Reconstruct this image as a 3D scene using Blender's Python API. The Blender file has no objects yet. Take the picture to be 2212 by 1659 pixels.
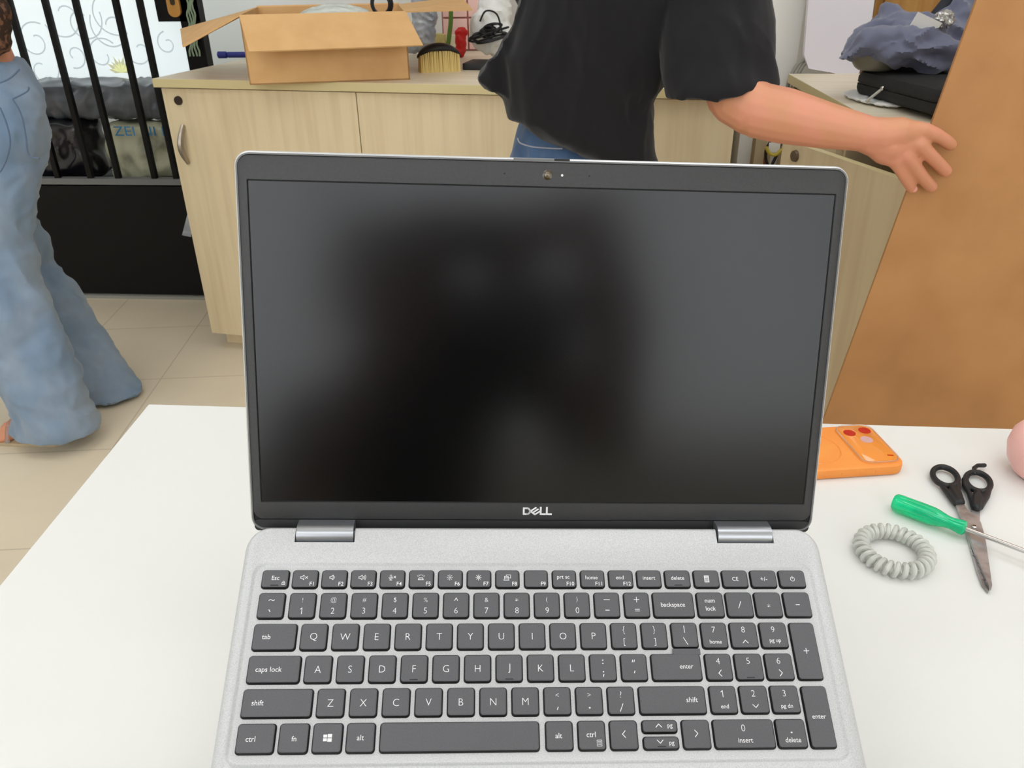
import bpy, bmesh, math, random
from mathutils import Vector, Matrix, noise
from math import sin, cos, pi, radians
random.seed(7)
sc = bpy.context.scene
C = sc.collection

# ---------------------------------------------------------------- camera
W, H, F = 2212.0, 1659.0, 1716.0
MC = Matrix(((0.9972033, 0.0241387, -0.0707311), (0.0737529, -0.4708883, 0.8791045), (-0.012086, -0.8818626, -0.4713516)))
CAM = Vector((0, 0, 1.21))
cd = bpy.data.cameras.new('camera'); cam = bpy.data.objects.new('camera', cd); C.objects.link(cam)
rx, dn, fw = MC.col[0], MC.col[1], MC.col[2]
cm = Matrix((( rx[0], -dn[0], -fw[0], CAM[0]), (rx[1], -dn[1], -fw[1], CAM[1]), (rx[2], -dn[2], -fw[2], CAM[2]), (0, 0, 0, 1)))
cam.matrix_world = cm
cd.sensor_width = 36; cd.lens = F / W * 36; cd.clip_start = 0.01; cd.clip_end = 50
cd.dof.use_dof = True; cd.dof.focus_distance = 0.52; cd.dof.aperture_fstop = 42
sc.camera = cam
sc.view_settings.view_transform = 'Standard'; sc.view_settings.look = 'None'
sc.view_settings.exposure = 0.0; sc.view_settings.gamma = 1.0; sc.view_settings.use_curve_mapping = False
wd = bpy.data.worlds.new('world'); sc.world = wd; wd.use_nodes = True
wd.node_tree.nodes['Background'].inputs[0].default_value = (0.9, 0.95, 1, 1)
wd.node_tree.nodes['Background'].inputs[1].default_value = 0.35
LIGHT = 3.55
FILL = 2.5  # glow of the added fill window behind the camera

# ---------------------------------------------------------------- materials
def lin(c):
    out = []
    for v in c[:3]:
        v = v / 255.0
        out.append(v / 12.92 if v <= 0.04045 else ((v + 0.055) / 1.055) ** 2.4)
    return (*out, 1)
def mat(name, rgb, rough=0.5, metal=0.0, spec=0.5, trans=0.0, ior=1.45, alpha=1.0, emit=0, coat=0.0, sheen=0.0, sss=0.0):
    m = bpy.data.materials.new(name); m.use_nodes = True
    b = m.node_tree.nodes['Principled BSDF']; i = b.inputs
    i['Base Color'].default_value = lin(rgb); i['Roughness'].default_value = rough; i['Metallic'].default_value = metal
    i['Specular IOR Level'].default_value = spec; i['Transmission Weight'].default_value = trans; i['IOR'].default_value = ior
    i['Alpha'].default_value = alpha; i['Coat Weight'].default_value = coat; i['Sheen Weight'].default_value = sheen
    i['Subsurface Weight'].default_value = sss
    if emit:
        i['Emission Color'].default_value = lin(rgb); i['Emission Strength'].default_value = emit
    return m
def tex(m, rgb2, scale=(1, 1, 1), nscale=5, detail=3, lo=0.35, hi=0.65, bump=0.0, rgb3=None, dist=0.0):
    """mix the base colour towards rgb2 with stretched noise in object coordinates"""
    nt = m.node_tree; N = nt.nodes; L = nt.links; b = N['Principled BSDF']
    tc = N.new('ShaderNodeTexCoord'); mp = N.new('ShaderNodeMapping'); mp.inputs['Scale'].default_value = scale
    no = N.new('ShaderNodeTexNoise'); no.inputs['Scale'].default_value = nscale; no.inputs['Detail'].default_value = detail; no.inputs['Distortion'].default_value = dist
    cr = N.new('ShaderNodeValToRGB'); cr.color_ramp.elements[0].position = lo; cr.color_ramp.elements[1].position = hi
    cr.color_ramp.elements[0].color = b.inputs['Base Color'].default_value[:]; cr.color_ramp.elements[1].color = lin(rgb2)
    L.new(tc.outputs['Object'], mp.inputs[0]); L.new(mp.outputs[0], no.inputs[0]); L.new(no.outputs['Fac'], cr.inputs[0]); L.new(cr.outputs[0], b.inputs['Base Color'])
    if bump:
        bp = N.new('ShaderNodeBump'); bp.inputs['Strength'].default_value = bump; bp.inputs['Distance'].default_value = 0.002
        L.new(no.outputs['Fac'], bp.inputs['Height']); L.new(bp.outputs[0], b.inputs['Normal'])
    return m
M = {}
M['silver'] = tex(mat('deck silver', (190, 191, 192), 0.45, 0.25, 0.5), (212, 213, 213), nscale=1500, detail=2, lo=0.3, hi=0.7)
M['silver_edge'] = mat('lid silver', (222, 223, 224), 0.38, 0.55)
M['hinge'] = mat('hinge metal', (172, 175, 179), 0.3, 0.85)
M['lip'] = mat('lid lip grey', (112, 113, 112), 0.45)
M['bezel'] = tex(mat('bezel plastic', (54, 54, 55), 0.5), (58, 58, 59), nscale=900)
M['bezel_dark'] = mat('groove black', (14, 14, 15), 0.6)
M['hinge_cover'] = mat('dark hinge cover', (34, 34, 35), 0.5)
M['screen'] = mat('screen matte glass', (4, 4, 4), 0.19, 0, 0.5, ior=1.46)
M['key'] = tex(mat('key top grey', (92, 92, 95), 0.55), (97, 97, 100), nscale=1200)
M['key_side'] = mat('key side black', (14, 14, 15), 0.5)
M['legend'] = mat('legend white', (240, 240, 240), 0.5)
M['keybump'] = mat('key ridge dark', (44, 44, 46), 0.5)
M['table'] = mat('white laminate', (234, 234, 229), 0.32, spec=0.35)
M['table_edge'] = mat('cream edge band', (226, 214, 180), 0.5)
M['floor'] = None
M['steel'] = tex(mat('blade steel', (190, 186, 186), 0.3, 0.6), (140, 132, 130), nscale=60, lo=0.45, hi=0.75)
M['chrome'] = mat('chrome', (200, 198, 194), 0.2, 1.0)
M['black_plastic'] = mat('black plastic', (30, 30, 32), 0.5)
M['green'] = mat('green acetate', (30, 240, 170), 0.08, 0, 0.6, trans=0.6, ior=1.45)
M['orange'] = tex(mat('orange silicone', (247, 150, 66), 0.55, sss=0.0), (250, 160, 74), nscale=20)
M['orange_clear'] = mat('glossy orange glass', (246, 152, 62), 0.08, coat=0.6)
M['clear'] = mat('clear plastic', (240, 240, 240), 0.08, trans=0.9, ior=1.3)
M['redlens'] = mat('red lens', (196, 38, 14), 0.2)
M['lilac'] = mat('lilac glass disc', (214, 170, 170), 0.2)
M['coil'] = mat('clear grey vinyl', (246, 247, 240), 0.1, 0, 0.6, trans=0.5, ior=1.4)
M['pink'] = mat('pink plastic', (252, 194, 184), 0.35)
M['hardboard'] = tex(mat('brown hardboard', (174, 124, 75), 0.7), (190, 139, 88), nscale=9, detail=6, lo=0.3, hi=0.72)
M['cab'] = tex(mat('pale wood laminate', (224, 205, 166), 0.5), (212, 189, 150), scale=(26, 26, 1.3), nscale=1.6, detail=5, lo=0.42, hi=0.75)
M['cab_top'] = tex(mat('pale wood top', (242, 232, 208), 0.42), (232, 216, 186), scale=(2, 22, 2), nscale=2, detail=4, lo=0.4, hi=0.7)
M['cab_edge'] = mat('cabinet edge band', (212, 196, 146), 0.5)
M['cab_in'] = mat('cabinet inside', (150, 134, 108), 0.6)
M['handle'] = mat('brushed nickel', (168, 158, 144), 0.32, 0.85)
M['wall'] = tex(mat('wall paint', (249, 248, 243), 0.8), (245, 244, 238), nscale=3)
M['ceil'] = mat('ceiling paint', (245, 245, 244), 0.9)
M['black_metal'] = mat('black painted metal', (7, 6, 7), 0.5, spec=0.25)
M['card'] = tex(mat('cardboard', (214, 168, 112), 0.8), (222, 178, 122), nscale=14, detail=4)
M['card_edge'] = mat('torn cardboard edge', (196, 150, 100), 0.9)
M['jeans'] = tex(mat('washed light denim', (112, 134, 158), 0.9, sheen=0.2), (146, 160, 176), scale=(1, 1, .6), nscale=9, detail=5, lo=0.35, hi=0.75, bump=0.2)
M['jeans_dark'] = tex(mat('blue denim', (52, 78, 112), 0.9, sheen=0.2), (74, 100, 134), nscale=12, detail=5, bump=0.2)
M['stitch'] = mat('denim stitching', (92, 110, 134), 0.9)
M['stitch_l'] = mat('pale stitching', (150, 150, 160), 0.9)
M['tee'] = mat('black cotton', (20, 19, 22), 0.85, sheen=0.15, spec=0.3)
M['skin'] = tex(mat('skin', (205, 143, 106), 0.5, sss=0.0), (213, 142, 114), nscale=20, detail=3)
M['skin2'] = mat('skin brown', (146, 96, 68), 0.55)
M['nail'] = mat('fingernail', (226, 156, 140), 0.35)
M['hair'] = mat('black hair', (18, 15, 14), 0.55)
M['dark_red'] = mat('dark red cloth', (70, 30, 34), 0.8)
M['jacket'] = tex(mat('slate jacket fabric', (104, 108, 130), 0.8, sheen=0.3), (116, 120, 142), nscale=7, bump=0.1)
M['jacket_in'] = mat('dark jacket lining', (44, 46, 54), 0.8)
M['bag'] = tex(mat('black nylon', (26, 26, 27), 0.75), (34, 34, 34), nscale=60, bump=0.1)
M['white_plastic'] = mat('thin white plastic', (238, 238, 234), 0.4)
M['paper'] = mat('white tissue', (248, 247, 240), 0.7)
M['foil'] = mat('crumpled foil', (196, 196, 192), 0.25, 0.7)
M['wood'] = tex(mat('honey wood', (184, 138, 76), 0.45), (160, 112, 52), scale=(22, 22, 1.2), nscale=2.2, detail=5, lo=0.35, hi=0.7)
M['board'] = tex(mat('lilac white board', (232, 228, 238), 0.4), (236, 232, 240), nscale=3)
M['film'] = None
M['blue'] = mat('navy plastic', (34, 44, 124), 0.35)
M['bristle'] = tex(mat('cream bristles', (232, 208, 140), 0.7), (206, 178, 98), scale=(90, 90, 2), nscale=2)
M['sponge'] = tex(mat('yellow sponge', (214, 198, 128), 0.9), (200, 184, 116), nscale=60, bump=0.3)
M['cream'] = mat('cream block', (224, 214, 182), 0.8)
M['red'] = mat('red wrapper', (204, 30, 26), 0.4)
M['pinkbox'] = mat('pink translucent plastic', (252, 208, 198), 0.35)
M['pinkline'] = mat('pink drawer edge', (206, 140, 130), 0.4)
M['greenstem'] = mat('green strap', (92, 124, 44), 0.6)
M['smoke'] = tex(mat('grey clear bag', (150, 156, 166), 0.2, spec=0.8), (196, 200, 206), nscale=9, detail=4, lo=0.4, hi=0.62, dist=1.5)
M['wrap'] = tex(mat('cling wrap', (216, 220, 212), 0.15, spec=0.8), (180, 186, 176), scale=(1, 5, 5), nscale=12, detail=5, bump=0.6)
M['darkwrap'] = tex(mat('dark plastic wrap', (66, 70, 76), 0.28, spec=0.6), (98, 100, 106), scale=(1, 1, 3), nscale=6, detail=5, lo=0.4, hi=0.7, bump=0.5)
M['blackbag'] = tex(mat('black printed bag', (20, 20, 26), 0.22, spec=0.7), (62, 52, 56), nscale=7, detail=4, lo=0.55, hi=0.72, bump=0.6)
M['palesack'] = tex(mat('pale printed sack', (176, 176, 150), 0.3), (70, 70, 66), nscale=6, detail=5, lo=0.55, hi=0.72, bump=0.5)
M['bluetext'] = mat('blue print', (40, 120, 168), 0.4)
M['orange_wood'] = mat('amber wood', (196, 138, 60), 0.35, coat=0.4)
M['beads'] = mat('pale green cord', (140, 158, 130), 0.6)
M['beige'] = mat('beige box', (188, 170, 138), 0.6)
M['grey_pipe'] = mat('grey cable', (150, 150, 142), 0.5)
M['yellow'] = mat('yellow cable', (206, 186, 70), 0.5)
M['brownred'] = mat('rust cable', (150, 84, 50), 0.5)
M['lamp'] = mat('ceiling lamp diffuser', (247, 250, 255), 0.5, emit=LIGHT)
M['fill_pane'] = mat('added fill light pane', (246, 250, 255), 0.5, emit=FILL)  # emitter of the added fill light, no known source
M['lampframe'] = mat('lamp frame', (240, 240, 240), 0.5)
M['lace'] = tex(mat('dark patterned top', (52, 36, 26), 0.9), (120, 84, 62), nscale=60, lo=0.5, hi=0.6)
M['bowl'] = mat('grey enamel bowl', (124, 120, 106), 0.35)
M['led'] = mat('white led dot', (225, 225, 225), 0.4)
M['lens'] = mat('webcam lens', (98, 86, 58), 0.12, coat=1.0)
M['lens_ring'] = mat('webcam ring', (58, 46, 20), 0.25, coat=0.5)

def nodes_floor():
    m = mat('grey floor tile', (150, 138, 122), 0.5); nt = m.node_tree; N = nt.nodes; L = nt.links; b = N['Principled BSDF']
    tc = N.new('ShaderNodeTexCoord'); mp = N.new('ShaderNodeMapping'); mp.inputs['Location'].default_value = (0.3 - .17 + 1.021 * 1.0 + .364 * 4 - .13, -.25, 0); mp.inputs['Rotation'].default_value = (0, 0, radians(-8))
    br = N.new('ShaderNodeTexBrick'); br.offset = 0; br.inputs['Scale'].default_value = 1; br.inputs['Brick Width'].default_value = 0.364; br.inputs['Row Height'].default_value = 0.43
    br.inputs['Mortar Size'].default_value = 0.0028; br.inputs['Mortar Smooth'].default_value = 0.3
    br.inputs['Color1'].default_value = lin((240, 224, 196)); br.inputs['Color2'].default_value = lin((234, 219, 192)); br.inputs['Mortar'].default_value = lin((214, 198, 172))
    no = N.new('ShaderNodeTexNoise'); no.inputs['Scale'].default_value = 3; no.inputs['Detail'].default_value = 6
    mx = N.new('ShaderNodeMix'); mx.data_type = 'RGBA'; mx.blend_type = 'MULTIPLY'; mx.inputs[0].default_value = 0.22
    L.new(tc.outputs['Object'], mp.inputs[0]); L.new(mp.outputs[0], br.inputs[0]); L.new(mp.outputs[0], no.inputs[0])
    L.new(br.outputs[0], mx.inputs[6]); L.new(no.outputs['Fac'], mx.inputs[7]); L.new(mx.outputs[2], b.inputs['Base Color'])
    return m
M['floor'] = nodes_floor()
def nodes_film():
    """frosted pane lit by daylight from outside"""
    m = mat('frosted window film', (232, 242, 242), 0.5, emit=0.76)
    nt = m.node_tree; N = nt.nodes; L = nt.links; b = N['Principled BSDF']
    b.inputs['Base Color'].default_value = lin((190, 196, 198))
    tc = N.new('ShaderNodeTexCoord'); no = N.new('ShaderNodeTexNoise'); no.inputs['Scale'].default_value = 3
    cr = N.new('ShaderNodeValToRGB'); cr.color_ramp.elements[0].color = lin((226, 240, 242)); cr.color_ramp.elements[1].color = lin((238, 246, 246))
    L.new(tc.outputs['Object'], no.inputs[0]); L.new(no.outputs['Fac'], cr.inputs[0]); L.new(cr.outputs[0], b.inputs['Emission Color'])
    return m
M['film'] = nodes_film()
M['swirl'] = mat('etched swirl', (178, 184, 186), 0.5, emit=0.66)
M['leafprint'] = mat('pale green leaf print', (214, 216, 182), 0.6, emit=0.42)

# ---------------------------------------------------------------- helpers
def ray(px, py): return MC @ Vector(((px - W / 2) / F, (py - H / 2) / F, 1))
def at_z(px, py, z): d = ray(px, py); return CAM + d * ((z - CAM.z) / d.z)
def at_y(px, py, y): d = ray(px, py); return CAM + d * (y / d.y)
def at_pl(px, py, p, n): d = ray(px, py); return CAM + d * ((Vector(p) - CAM).dot(n) / d.dot(n))

def link(name, me, m=None, parent=None, mats=None, smooth=True, label=None):
    o = bpy.data.objects.new(name, me); C.objects.link(o)
    for x in (mats or ([m] if m else [])): me.materials.append(M[x] if isinstance(x, str) else x)
    if smooth:
        for p in me.polygons: p.use_smooth = True
        try: me.set_sharp_from_angle(angle=radians(38))
        except Exception: pass
    if parent: o.parent = parent
    if label: o['label'] = label
    return o
def tag(o, label, cat, group=None, kind=None):
    o['label'] = label
    if cat: o['category'] = cat
    if group: o['group'] = group
    if kind: o['kind'] = kind
    return o
def thing(name, label, cat, loc=(0, 0, 0), rz=0, group=None, mw=None):
    o = bpy.data.objects.new(name, None); C.objects.link(o); o.empty_display_size = 0.05
    if mw is not None: o.matrix_world = mw
    else: o.location = loc; o.rotation_euler = (0, 0, rz)
    return tag(o, label, cat, group)
def struct(o): o['kind'] = 'structure'; return o
def me_from(bm, name='mesh'):
    me = bpy.data.meshes.new(name); bm.normal_update(); bm.to_mesh(me); bm.free(); return me
def add_box(bm, c, s, rz=0, bev=0.0, mi=0, R=None):
    r = bmesh.ops.create_cube(bm, size=1.0)['verts']
    R = R or Matrix.Rotation(rz, 4, 'Z')
    bmesh.ops.transform(bm, matrix=Matrix.Translation(c) @ R @ Matrix.Diagonal((s[0], s[1], s[2], 1)), verts=r)
    fs = set(f for v in r for f in v.link_faces)
    for f in fs: f.material_index = mi
    if bev:
        es = set(e for v in r for e in v.link_edges)
        bmesh.ops.bevel(bm, geom=list(es), offset=bev, segments=2, affect='EDGES', profile=0.7)
def box(name, c, s, m, parent=None, rz=0, bev=0.0, R=None, label=None):
    bm = bmesh.new(); add_box(bm, c, s, rz, bev, 0, R); return link(name, me_from(bm), m, parent, label=label)
def loft(bm, loops, cap0=True, cap1=True, mi=0, closed=True):
    vs = [[bm.verts.new(p) for p in l] for l in loops]; n = len(loops[0]); fs = []
    for a, b in zip(vs, vs[1:]):
        for i in range(n if closed else n - 1):
            j = (i + 1) % n
            fs.append(bm.faces.new((a[i], a[j], b[j], b[i])))
    if cap0: fs.append(bm.faces.new(vs[0][::-1]))
    if cap1: fs.append(bm.faces.new(vs[-1]))
    for f in fs: f.material_index = mi
    return fs
def fixn(bm): bmesh.ops.recalc_face_normals(bm, faces=bm.faces)
def rrect(x0, x1, y0, y1, r, z, n=6, s=1.0):
    pts = []
    for cx, cy, a in ((x1 - r, y1 - r, 0), (x0 + r, y1 - r, 90), (x0 + r, y0 + r, 180), (x1 - r, y0 + r, 270)):
        for k in range(n + 1):
            t = radians(a + 90 * k / n); pts.append(Vector((cx + r * cos(t), cy + r * sin(t), z)) * s)
    return pts
def tube_bm(bm, pts, r, n=8, closed=False, mi=0, flat=None):
    pts = [Vector(p) for p in pts]; N = len(pts); loops = []; up = None
    for i, p in enumerate(pts):
        t = (pts[(i + 1) % N] - pts[i - 1]) if closed else (pts[min(i + 1, N - 1)] - pts[max(i - 1, 0)])
        t.normalize()
        if up is None:
            up = Vector((0, 0, 1)) if abs(t.z) < 0.9 else Vector((1, 0, 0))
        s = t.cross(up).normalized(); up = s.cross(t).normalized()
        rr = r[i] if isinstance(r, (list, tuple)) else r
        loops.append([p + (s * cos(2 * pi * k / n) + up * sin(2 * pi * k / n)) * rr for k in range(n)])
    if closed:
        loops.append(loops[0]); vs = [[bm.verts.new(q) for q in l] for l in loops[:-1]]; vs.append(vs[0])
        # untwist the seam
        best = min(range(n), key=lambda s: sum((loops[-2][k] - loops[0][(k + s) % n]).length for k in range(n)))
        for ai in range(len(vs) - 1):
            a, b = vs[ai], vs[ai + 1]
            if ai == len(vs) - 2: b = [b[(k + best) % n] for k in range(n)]
            for k in range(n):
                j = (k + 1) % n
                try: bm.faces.new((a[k], a[j], b[j], b[k])).material_index = mi
                except ValueError: pass
    else: loft(bm, loops, mi=mi)
def tube(name, pts, r, m, parent=None, n=8, closed=False, label=None):
    bm = bmesh.new(); tube_bm(bm, pts, r, n, closed); fixn(bm); return link(name, me_from(bm), m, parent, label=label)
def smooth_path(pts, k=6):
    pts = [Vector(p) for p in pts]; out = []
    for i in range(len(pts) - 1):
        p0, p1, p2, p3 = pts[max(i - 1, 0)], pts[i], pts[i + 1], pts[min(i + 2, len(pts) - 1)]
        for j in range(k):
            t = j / k
            out.append(0.5 * ((2 * p1) + (p2 - p0) * t + (2 * p0 - 5 * p1 + 4 * p2 - p3) * t * t + (3 * p1 - p0 - 3 * p2 + p3) * t ** 3))
    out.append(pts[-1]); return out
def lathe(name, prof, m, parent=None, n=32, mw=None, flute=None, label=None):
    bm = bmesh.new(); loops = []
    for r, z in prof:
        l = []
        for k in range(n):
            a = 2 * pi * k / n; rr = r * (1 - (flute(a, z) if flute else 0)); l.append(Vector((rr * cos(a), rr * sin(a), z)))
        loops.append(l)
    loft(bm, loops); fixn(bm)
    if mw is not None: bmesh.ops.transform(bm, matrix=mw, verts=bm.verts)
    return link(name, me_from(bm), m, parent, label=label)
def prism(bm, pts, d, mi=0):
    """pts: list of Vectors (planar), d: thickness vector"""
    loft(bm, [[Vector(p) for p in pts], [Vector(p) + Vector(d) for p in pts]], mi=mi)
def bake(me, mods):
    o = bpy.data.objects.new('tmp', me); C.objects.link(o)
    for t, kw in mods:
        md = o.modifiers.new('m', t)
        for k, v in kw.items(): setattr(md, k, v)
    bpy.context.view_layer.update()
    dg = bpy.context.evaluated_depsgraph_get()
    out = bpy.data.meshes.new_from_object(o.evaluated_get(dg)); bpy.data.objects.remove(o); return out
def capsule(bm, a, ra, b, rb):
    a = Vector(a); b = Vector(b); d = b - a
    for c, r in ((a, ra), (b, rb)):
        bmesh.ops.create_icosphere(bm, subdivisions=2, radius=r, matrix=Matrix.Translation(c))
    if d.length > 1e-6:
        q = d.to_track_quat('Z', 'Y').to_matrix().to_4x4()
        bmesh.ops.create_cone(bm, cap_ends=True, segments=16, radius1=ra, radius2=rb, depth=d.length, matrix=Matrix.Translation((a + b) / 2) @ q)
def ellipsoid(bm, c, r, R=None, sub=3):
    bmesh.ops.create_icosphere(bm, subdivisions=sub, radius=1.0, matrix=Matrix.Translation(c) @ (R or Matrix.Identity(4)) @ Matrix.Diagonal((r[0], r[1], r[2], 1)))
def blob_me(chains=(), ells=(), lofts=(), voxel=0.006, smooth=6, fold=None):
    bm = bmesh.new()
    for ch in chains:
        for p, q in zip(ch, ch[1:]): capsule(bm, p[:3], p[3], q[:3], q[3])
    for e in ells: ellipsoid(bm, *e)
    for l in lofts: loft(bm, l)
    fixn(bm); me = me_from(bm)
    me = bake(me, [('REMESH', dict(mode='VOXEL', voxel_size=voxel, use_smooth_shade=True)), ('SMOOTH', dict(factor=0.6, iterations=smooth))])
    if fold:
        no = [v.normal.copy() for v in me.vertices]
        for v, n in zip(me.vertices, no): v.co += n * fold(v.co)
    return me
def blob(name, m, parent=None, chains=(), ells=(), lofts=(), voxel=0.006, smooth=6, fold=None, label=None):
    return link(name, blob_me(chains, ells, lofts, voxel, smooth, fold), m, parent, label=label)
def ridged(scale, amp, axis=(1, 1, 1), off=0.0):
    ax = Vector(axis)
    def f(p):
        q = Vector((p.x * ax.x, p.y * ax.y, p.z * ax.z)) * scale + Vector((off, off, off))
        n = noise.noise(q + Vector((noise.noise(q * 0.6), noise.noise(q * 0.6 + Vector((9, 1, 2))), 0)) * 0.9)
        return amp * (1 - 2.2 * abs(n)) - amp * 0.5
    return f
def text_me(s, h, offset=0.0, ax='CENTER', thin=0.0):
    cu = bpy.data.curves.new('t', 'FONT'); cu.body = s; cu.size = 1.0; cu.align_x = ax; cu.align_y = 'BOTTOM_BASELINE' if False else 'BOTTOM'
    cu.offset = offset; cu.resolution_u = 3
    o = bpy.data.objects.new('t', cu); C.objects.link(o); bpy.context.view_layer.update()
    me = bpy.data.meshes.new_from_object(o.evaluated_get(bpy.context.evaluated_depsgraph_get()))
    bpy.data.objects.remove(o); bpy.data.curves.remove(cu)
    if CAPH:
        k = h / CAPH; me.transform(Matrix.Diagonal((k, k, k, 1)))
    return me
CAPH = 0
_m = text_me('H', 1.0); CAPH = max(v.co.y for v in _m.vertices) - min(v.co.y for v in _m.vertices)
def stroke(bm, pts, w, z=0.0, closed=False):
    pts = [Vector((p[0], p[1], z)) for p in pts]
    if closed: pts = pts + [pts[0]]
    for a, b in zip(pts, pts[1:]):
        d = (b - a).normalized() * (w * 0.5); n = Vector((-d.y, d.x, 0)); a2, b2 = a - d * 0.8, b + d * 0.8
        f = bm.faces.new([bm.verts.new(q) for q in (a2 - n, b2 - n, b2 + n, a2 + n)])
def arc(cx, cy, r, a0, a1, n=12): return [(cx + r * cos(radians(a0 + (a1 - a0) * k / n)), cy + r * sin(radians(a0 + (a1 - a0) * k / n))) for k in range(n + 1)]

# ================================================================ SETTING
bm = bmesh.new(); add_box(bm, (-0.3, 0.7, -0.03), (6.4, 6.6, 0.06)); struct(link('floor', me_from(bm), 'floor'))
bm = bmesh.new(); add_box(bm, (-0.3, 0.7, 2.93), (6.4, 6.6, 0.06)); struct(link('ceiling', me_from(bm), 'ceil'))
bm = bmesh.new(); add_box(bm, (0.95, 3.93, 1.45), (3.9, 0.1, 2.9)); add_box(bm, (-2.25, 3.93, 1.45), (2.5, 0.1, 2.9)); struct(link('wall_back', me_from(bm), 'wall'))
bm = bmesh.new(); add_box(bm, (-3.55, 0.7, 1.45), (0.1, 6.6, 2.9)); struct(link('wall_left', me_from(bm), 'wall'))
bm = bmesh.new(); add_box(bm, (2.85, 0.7, 1.45), (0.1, 6.6, 2.9)); struct(link('wall_right', me_from(bm), 'wall'))
bm = bmesh.new(); add_box(bm, (-0.3, -2.55, 1.45), (6.4, 0.1, 2.9)); struct(link('wall_front', me_from(bm), 'wall'))
x0 = at_y(1590, 340, 2.68).x; x1 = at_y(1745, 0, 2.68).x
bm = bmesh.new(); add_box(bm, ((x0 + x1) / 2, 2.80, 1.45), (x1 - x0, 0.24, 2.9), bev=0.03)
struct(link('wall_pillar', me_from(bm), 'wall'))
w2 = thing('added_fill_window', 'x', None, (-0.3, -2.47, 0)); w2['kind'] = 'structure'; del w2['label']  # added, unseen glowing window; brightens upright faces from behind the camera
box('pane', (0, 0, 1.8), (5.2, .02, 1.7), 'fill_pane', w2)
for k in range(5): box('fill_window_bar', (-2.6 + 1.3 * k, .01, 1.8), (.06, .05, 1.76), 'lampframe', w2)
# ceiling lamps
for i, (x, y) in enumerate([(-1.5, 0.2), (0.5, 0.2), (-1.5, 1.6), (0.6, 1.5), (-0.5, -1.4), (1.8, 1.1)]):
    t = thing('ceiling_lamp', 'flat white ceiling lamp panel above the room', 'ceiling lamp', (x, y, 2.9), group='flat ceiling lamps')
    t['label'] = ['flat white ceiling lamp above the walkway beside the table', 'flat white ceiling lamp above the white table', 'flat white ceiling lamp in front of the black gate',
                  'flat white ceiling lamp above the pale wood cabinet', 'flat white ceiling lamp behind the photographer', 'flat white ceiling lamp above the right cabinet'][i]
    box('frame', (0, 0, -0.012), (1.24, 0.64, 0.022), 'lampframe', t)
    box('diffuser', (0, 0, -0.028), (1.18, 0.58, 0.008), 'lamp', t)

# window with etched film, seen through the gate
wt = thing('window_1', 'frosted white window pane with etched swirls behind the black gate', None, (0, 3.30, 0)); wt['kind'] = 'structure'; del wt['label']
zb = at_y(200, 172, 3.30).z
xr = at_y(428, 100, 3.30).x
box('pane', ((-3.4 + xr) / 2, 0, (zb + 2.6) / 2), (xr + 3.4, 0.012, 2.6 - zb), 'film', wt)
bm = bmesh.new()
def spiral(cx, cy, r, turns, a0, k=26):
    return [(cx + r * (1 - 0.72 * i / k) * cos(radians(a0) + turns * 2 * pi * i / k), cy + r * (1 - 0.72 * i / k) * sin(radians(a0) + turns * 2 * pi * i / k)) for i in range(k + 1)]
for (px, py, r, tn, a0) in ((75, 90, .075, 1.1, 60), (135, 35, .09, .8, 200), (175, 45, .085, -.9, 20), (240, 60, .09, 1.0, 150), (235, 20, .1, -.8, 300), (360, 95, .045, 1.0, 100), (220, 120, .07, .9, 40), (90, 150, .07, -.8, 10), (160, 120, .05, .9, 250), (300, 110, .06, .8, 190)):
    p = at_y(px, py, 3.285); stroke(bm, spiral(p.x, p.z, r, tn, a0), 0.006)
for v in bm.verts: v.co = Vector((v.co.x, -0.008, v.co.y))
link('etched_swirls', me_from(bm), 'swirl', wt, smooth=False)
bm = bmesh.new(); p = at_y(262, 158, 3.285)
for k in range(9):
    a = radians(15 + 150 * k / 8); L_ = 0.055 + 0.012 * (k % 2)
    q = Vector((p.x + cos(a) * L_, p.z + sin(a) * L_ * 1.0, 0)); c_ = Vector((p.x, p.z, 0)); n_ = Vector((-sin(a), cos(a), 0)) * 0.009; md = (q + c_) / 2
    bm.faces.new([bm.verts.new(v) for v in (c_, md - n_, q, md + n_)])
for v in bm.verts: v.co = Vector((v.co.x, -0.009, v.co.y))
link('leaf_print', me_from(bm), 'leafprint', wt, smooth=False)
box('sill', ((-3.4 + xr) / 2, 0.02, zb - 0.015), (xr + 3.4, 0.06, 0.03), 'black_metal', wt)

# ================================================================ LAPTOP
RL = Matrix(((0.9925202, -0.0717897, 0.0987418), (0.1125988, 0.8508509, -0.5132001), (-0.0471721, 0.5204797, 0.8525701)))
OL = Vector((-0.0149828, 0.3725419, 0.8783956))
lw = RL.to_4x4(); lw.translation = OL
lap = thing('laptop', 'open silver laptop with dark screen and grey keyboard', 'laptop', mw=lw)
mm = 0.001
# base
def RR(x0, x1, y0, y1, r, z): return rrect(x0, x1, y0, y1, r, z, 6, mm)
bm = bmesh.new()
o = (-180, 180, -202, 31)
def ins(d, z, r=15): return RR(o[0] + d, o[1] - d, o[2] + d, o[3] - d * 0.4, max(r - d, 2), z)
loft(bm, [ins(9, -17.5), ins(3, -15.5), ins(.6, -12), ins(0, -7), ins(.2, -4.2), ins(1.0, -2.4), ins(2.2, -1.2), ins(3.8, -.65), ins(5.4, -.5),
          RR(-173, 171.3, -105, 8.3, 8, -.5), RR(-172.2, 170.5, -104.2, 7.2, 7, -1.0), RR(-171.2, 169.5, -103.2, 6.0, 6, -1.8), RR(-170.6, 168.9, -102.6, 5.2, 6, -2.0)])
fixn(bm); base_me = me_from(bm)
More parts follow.
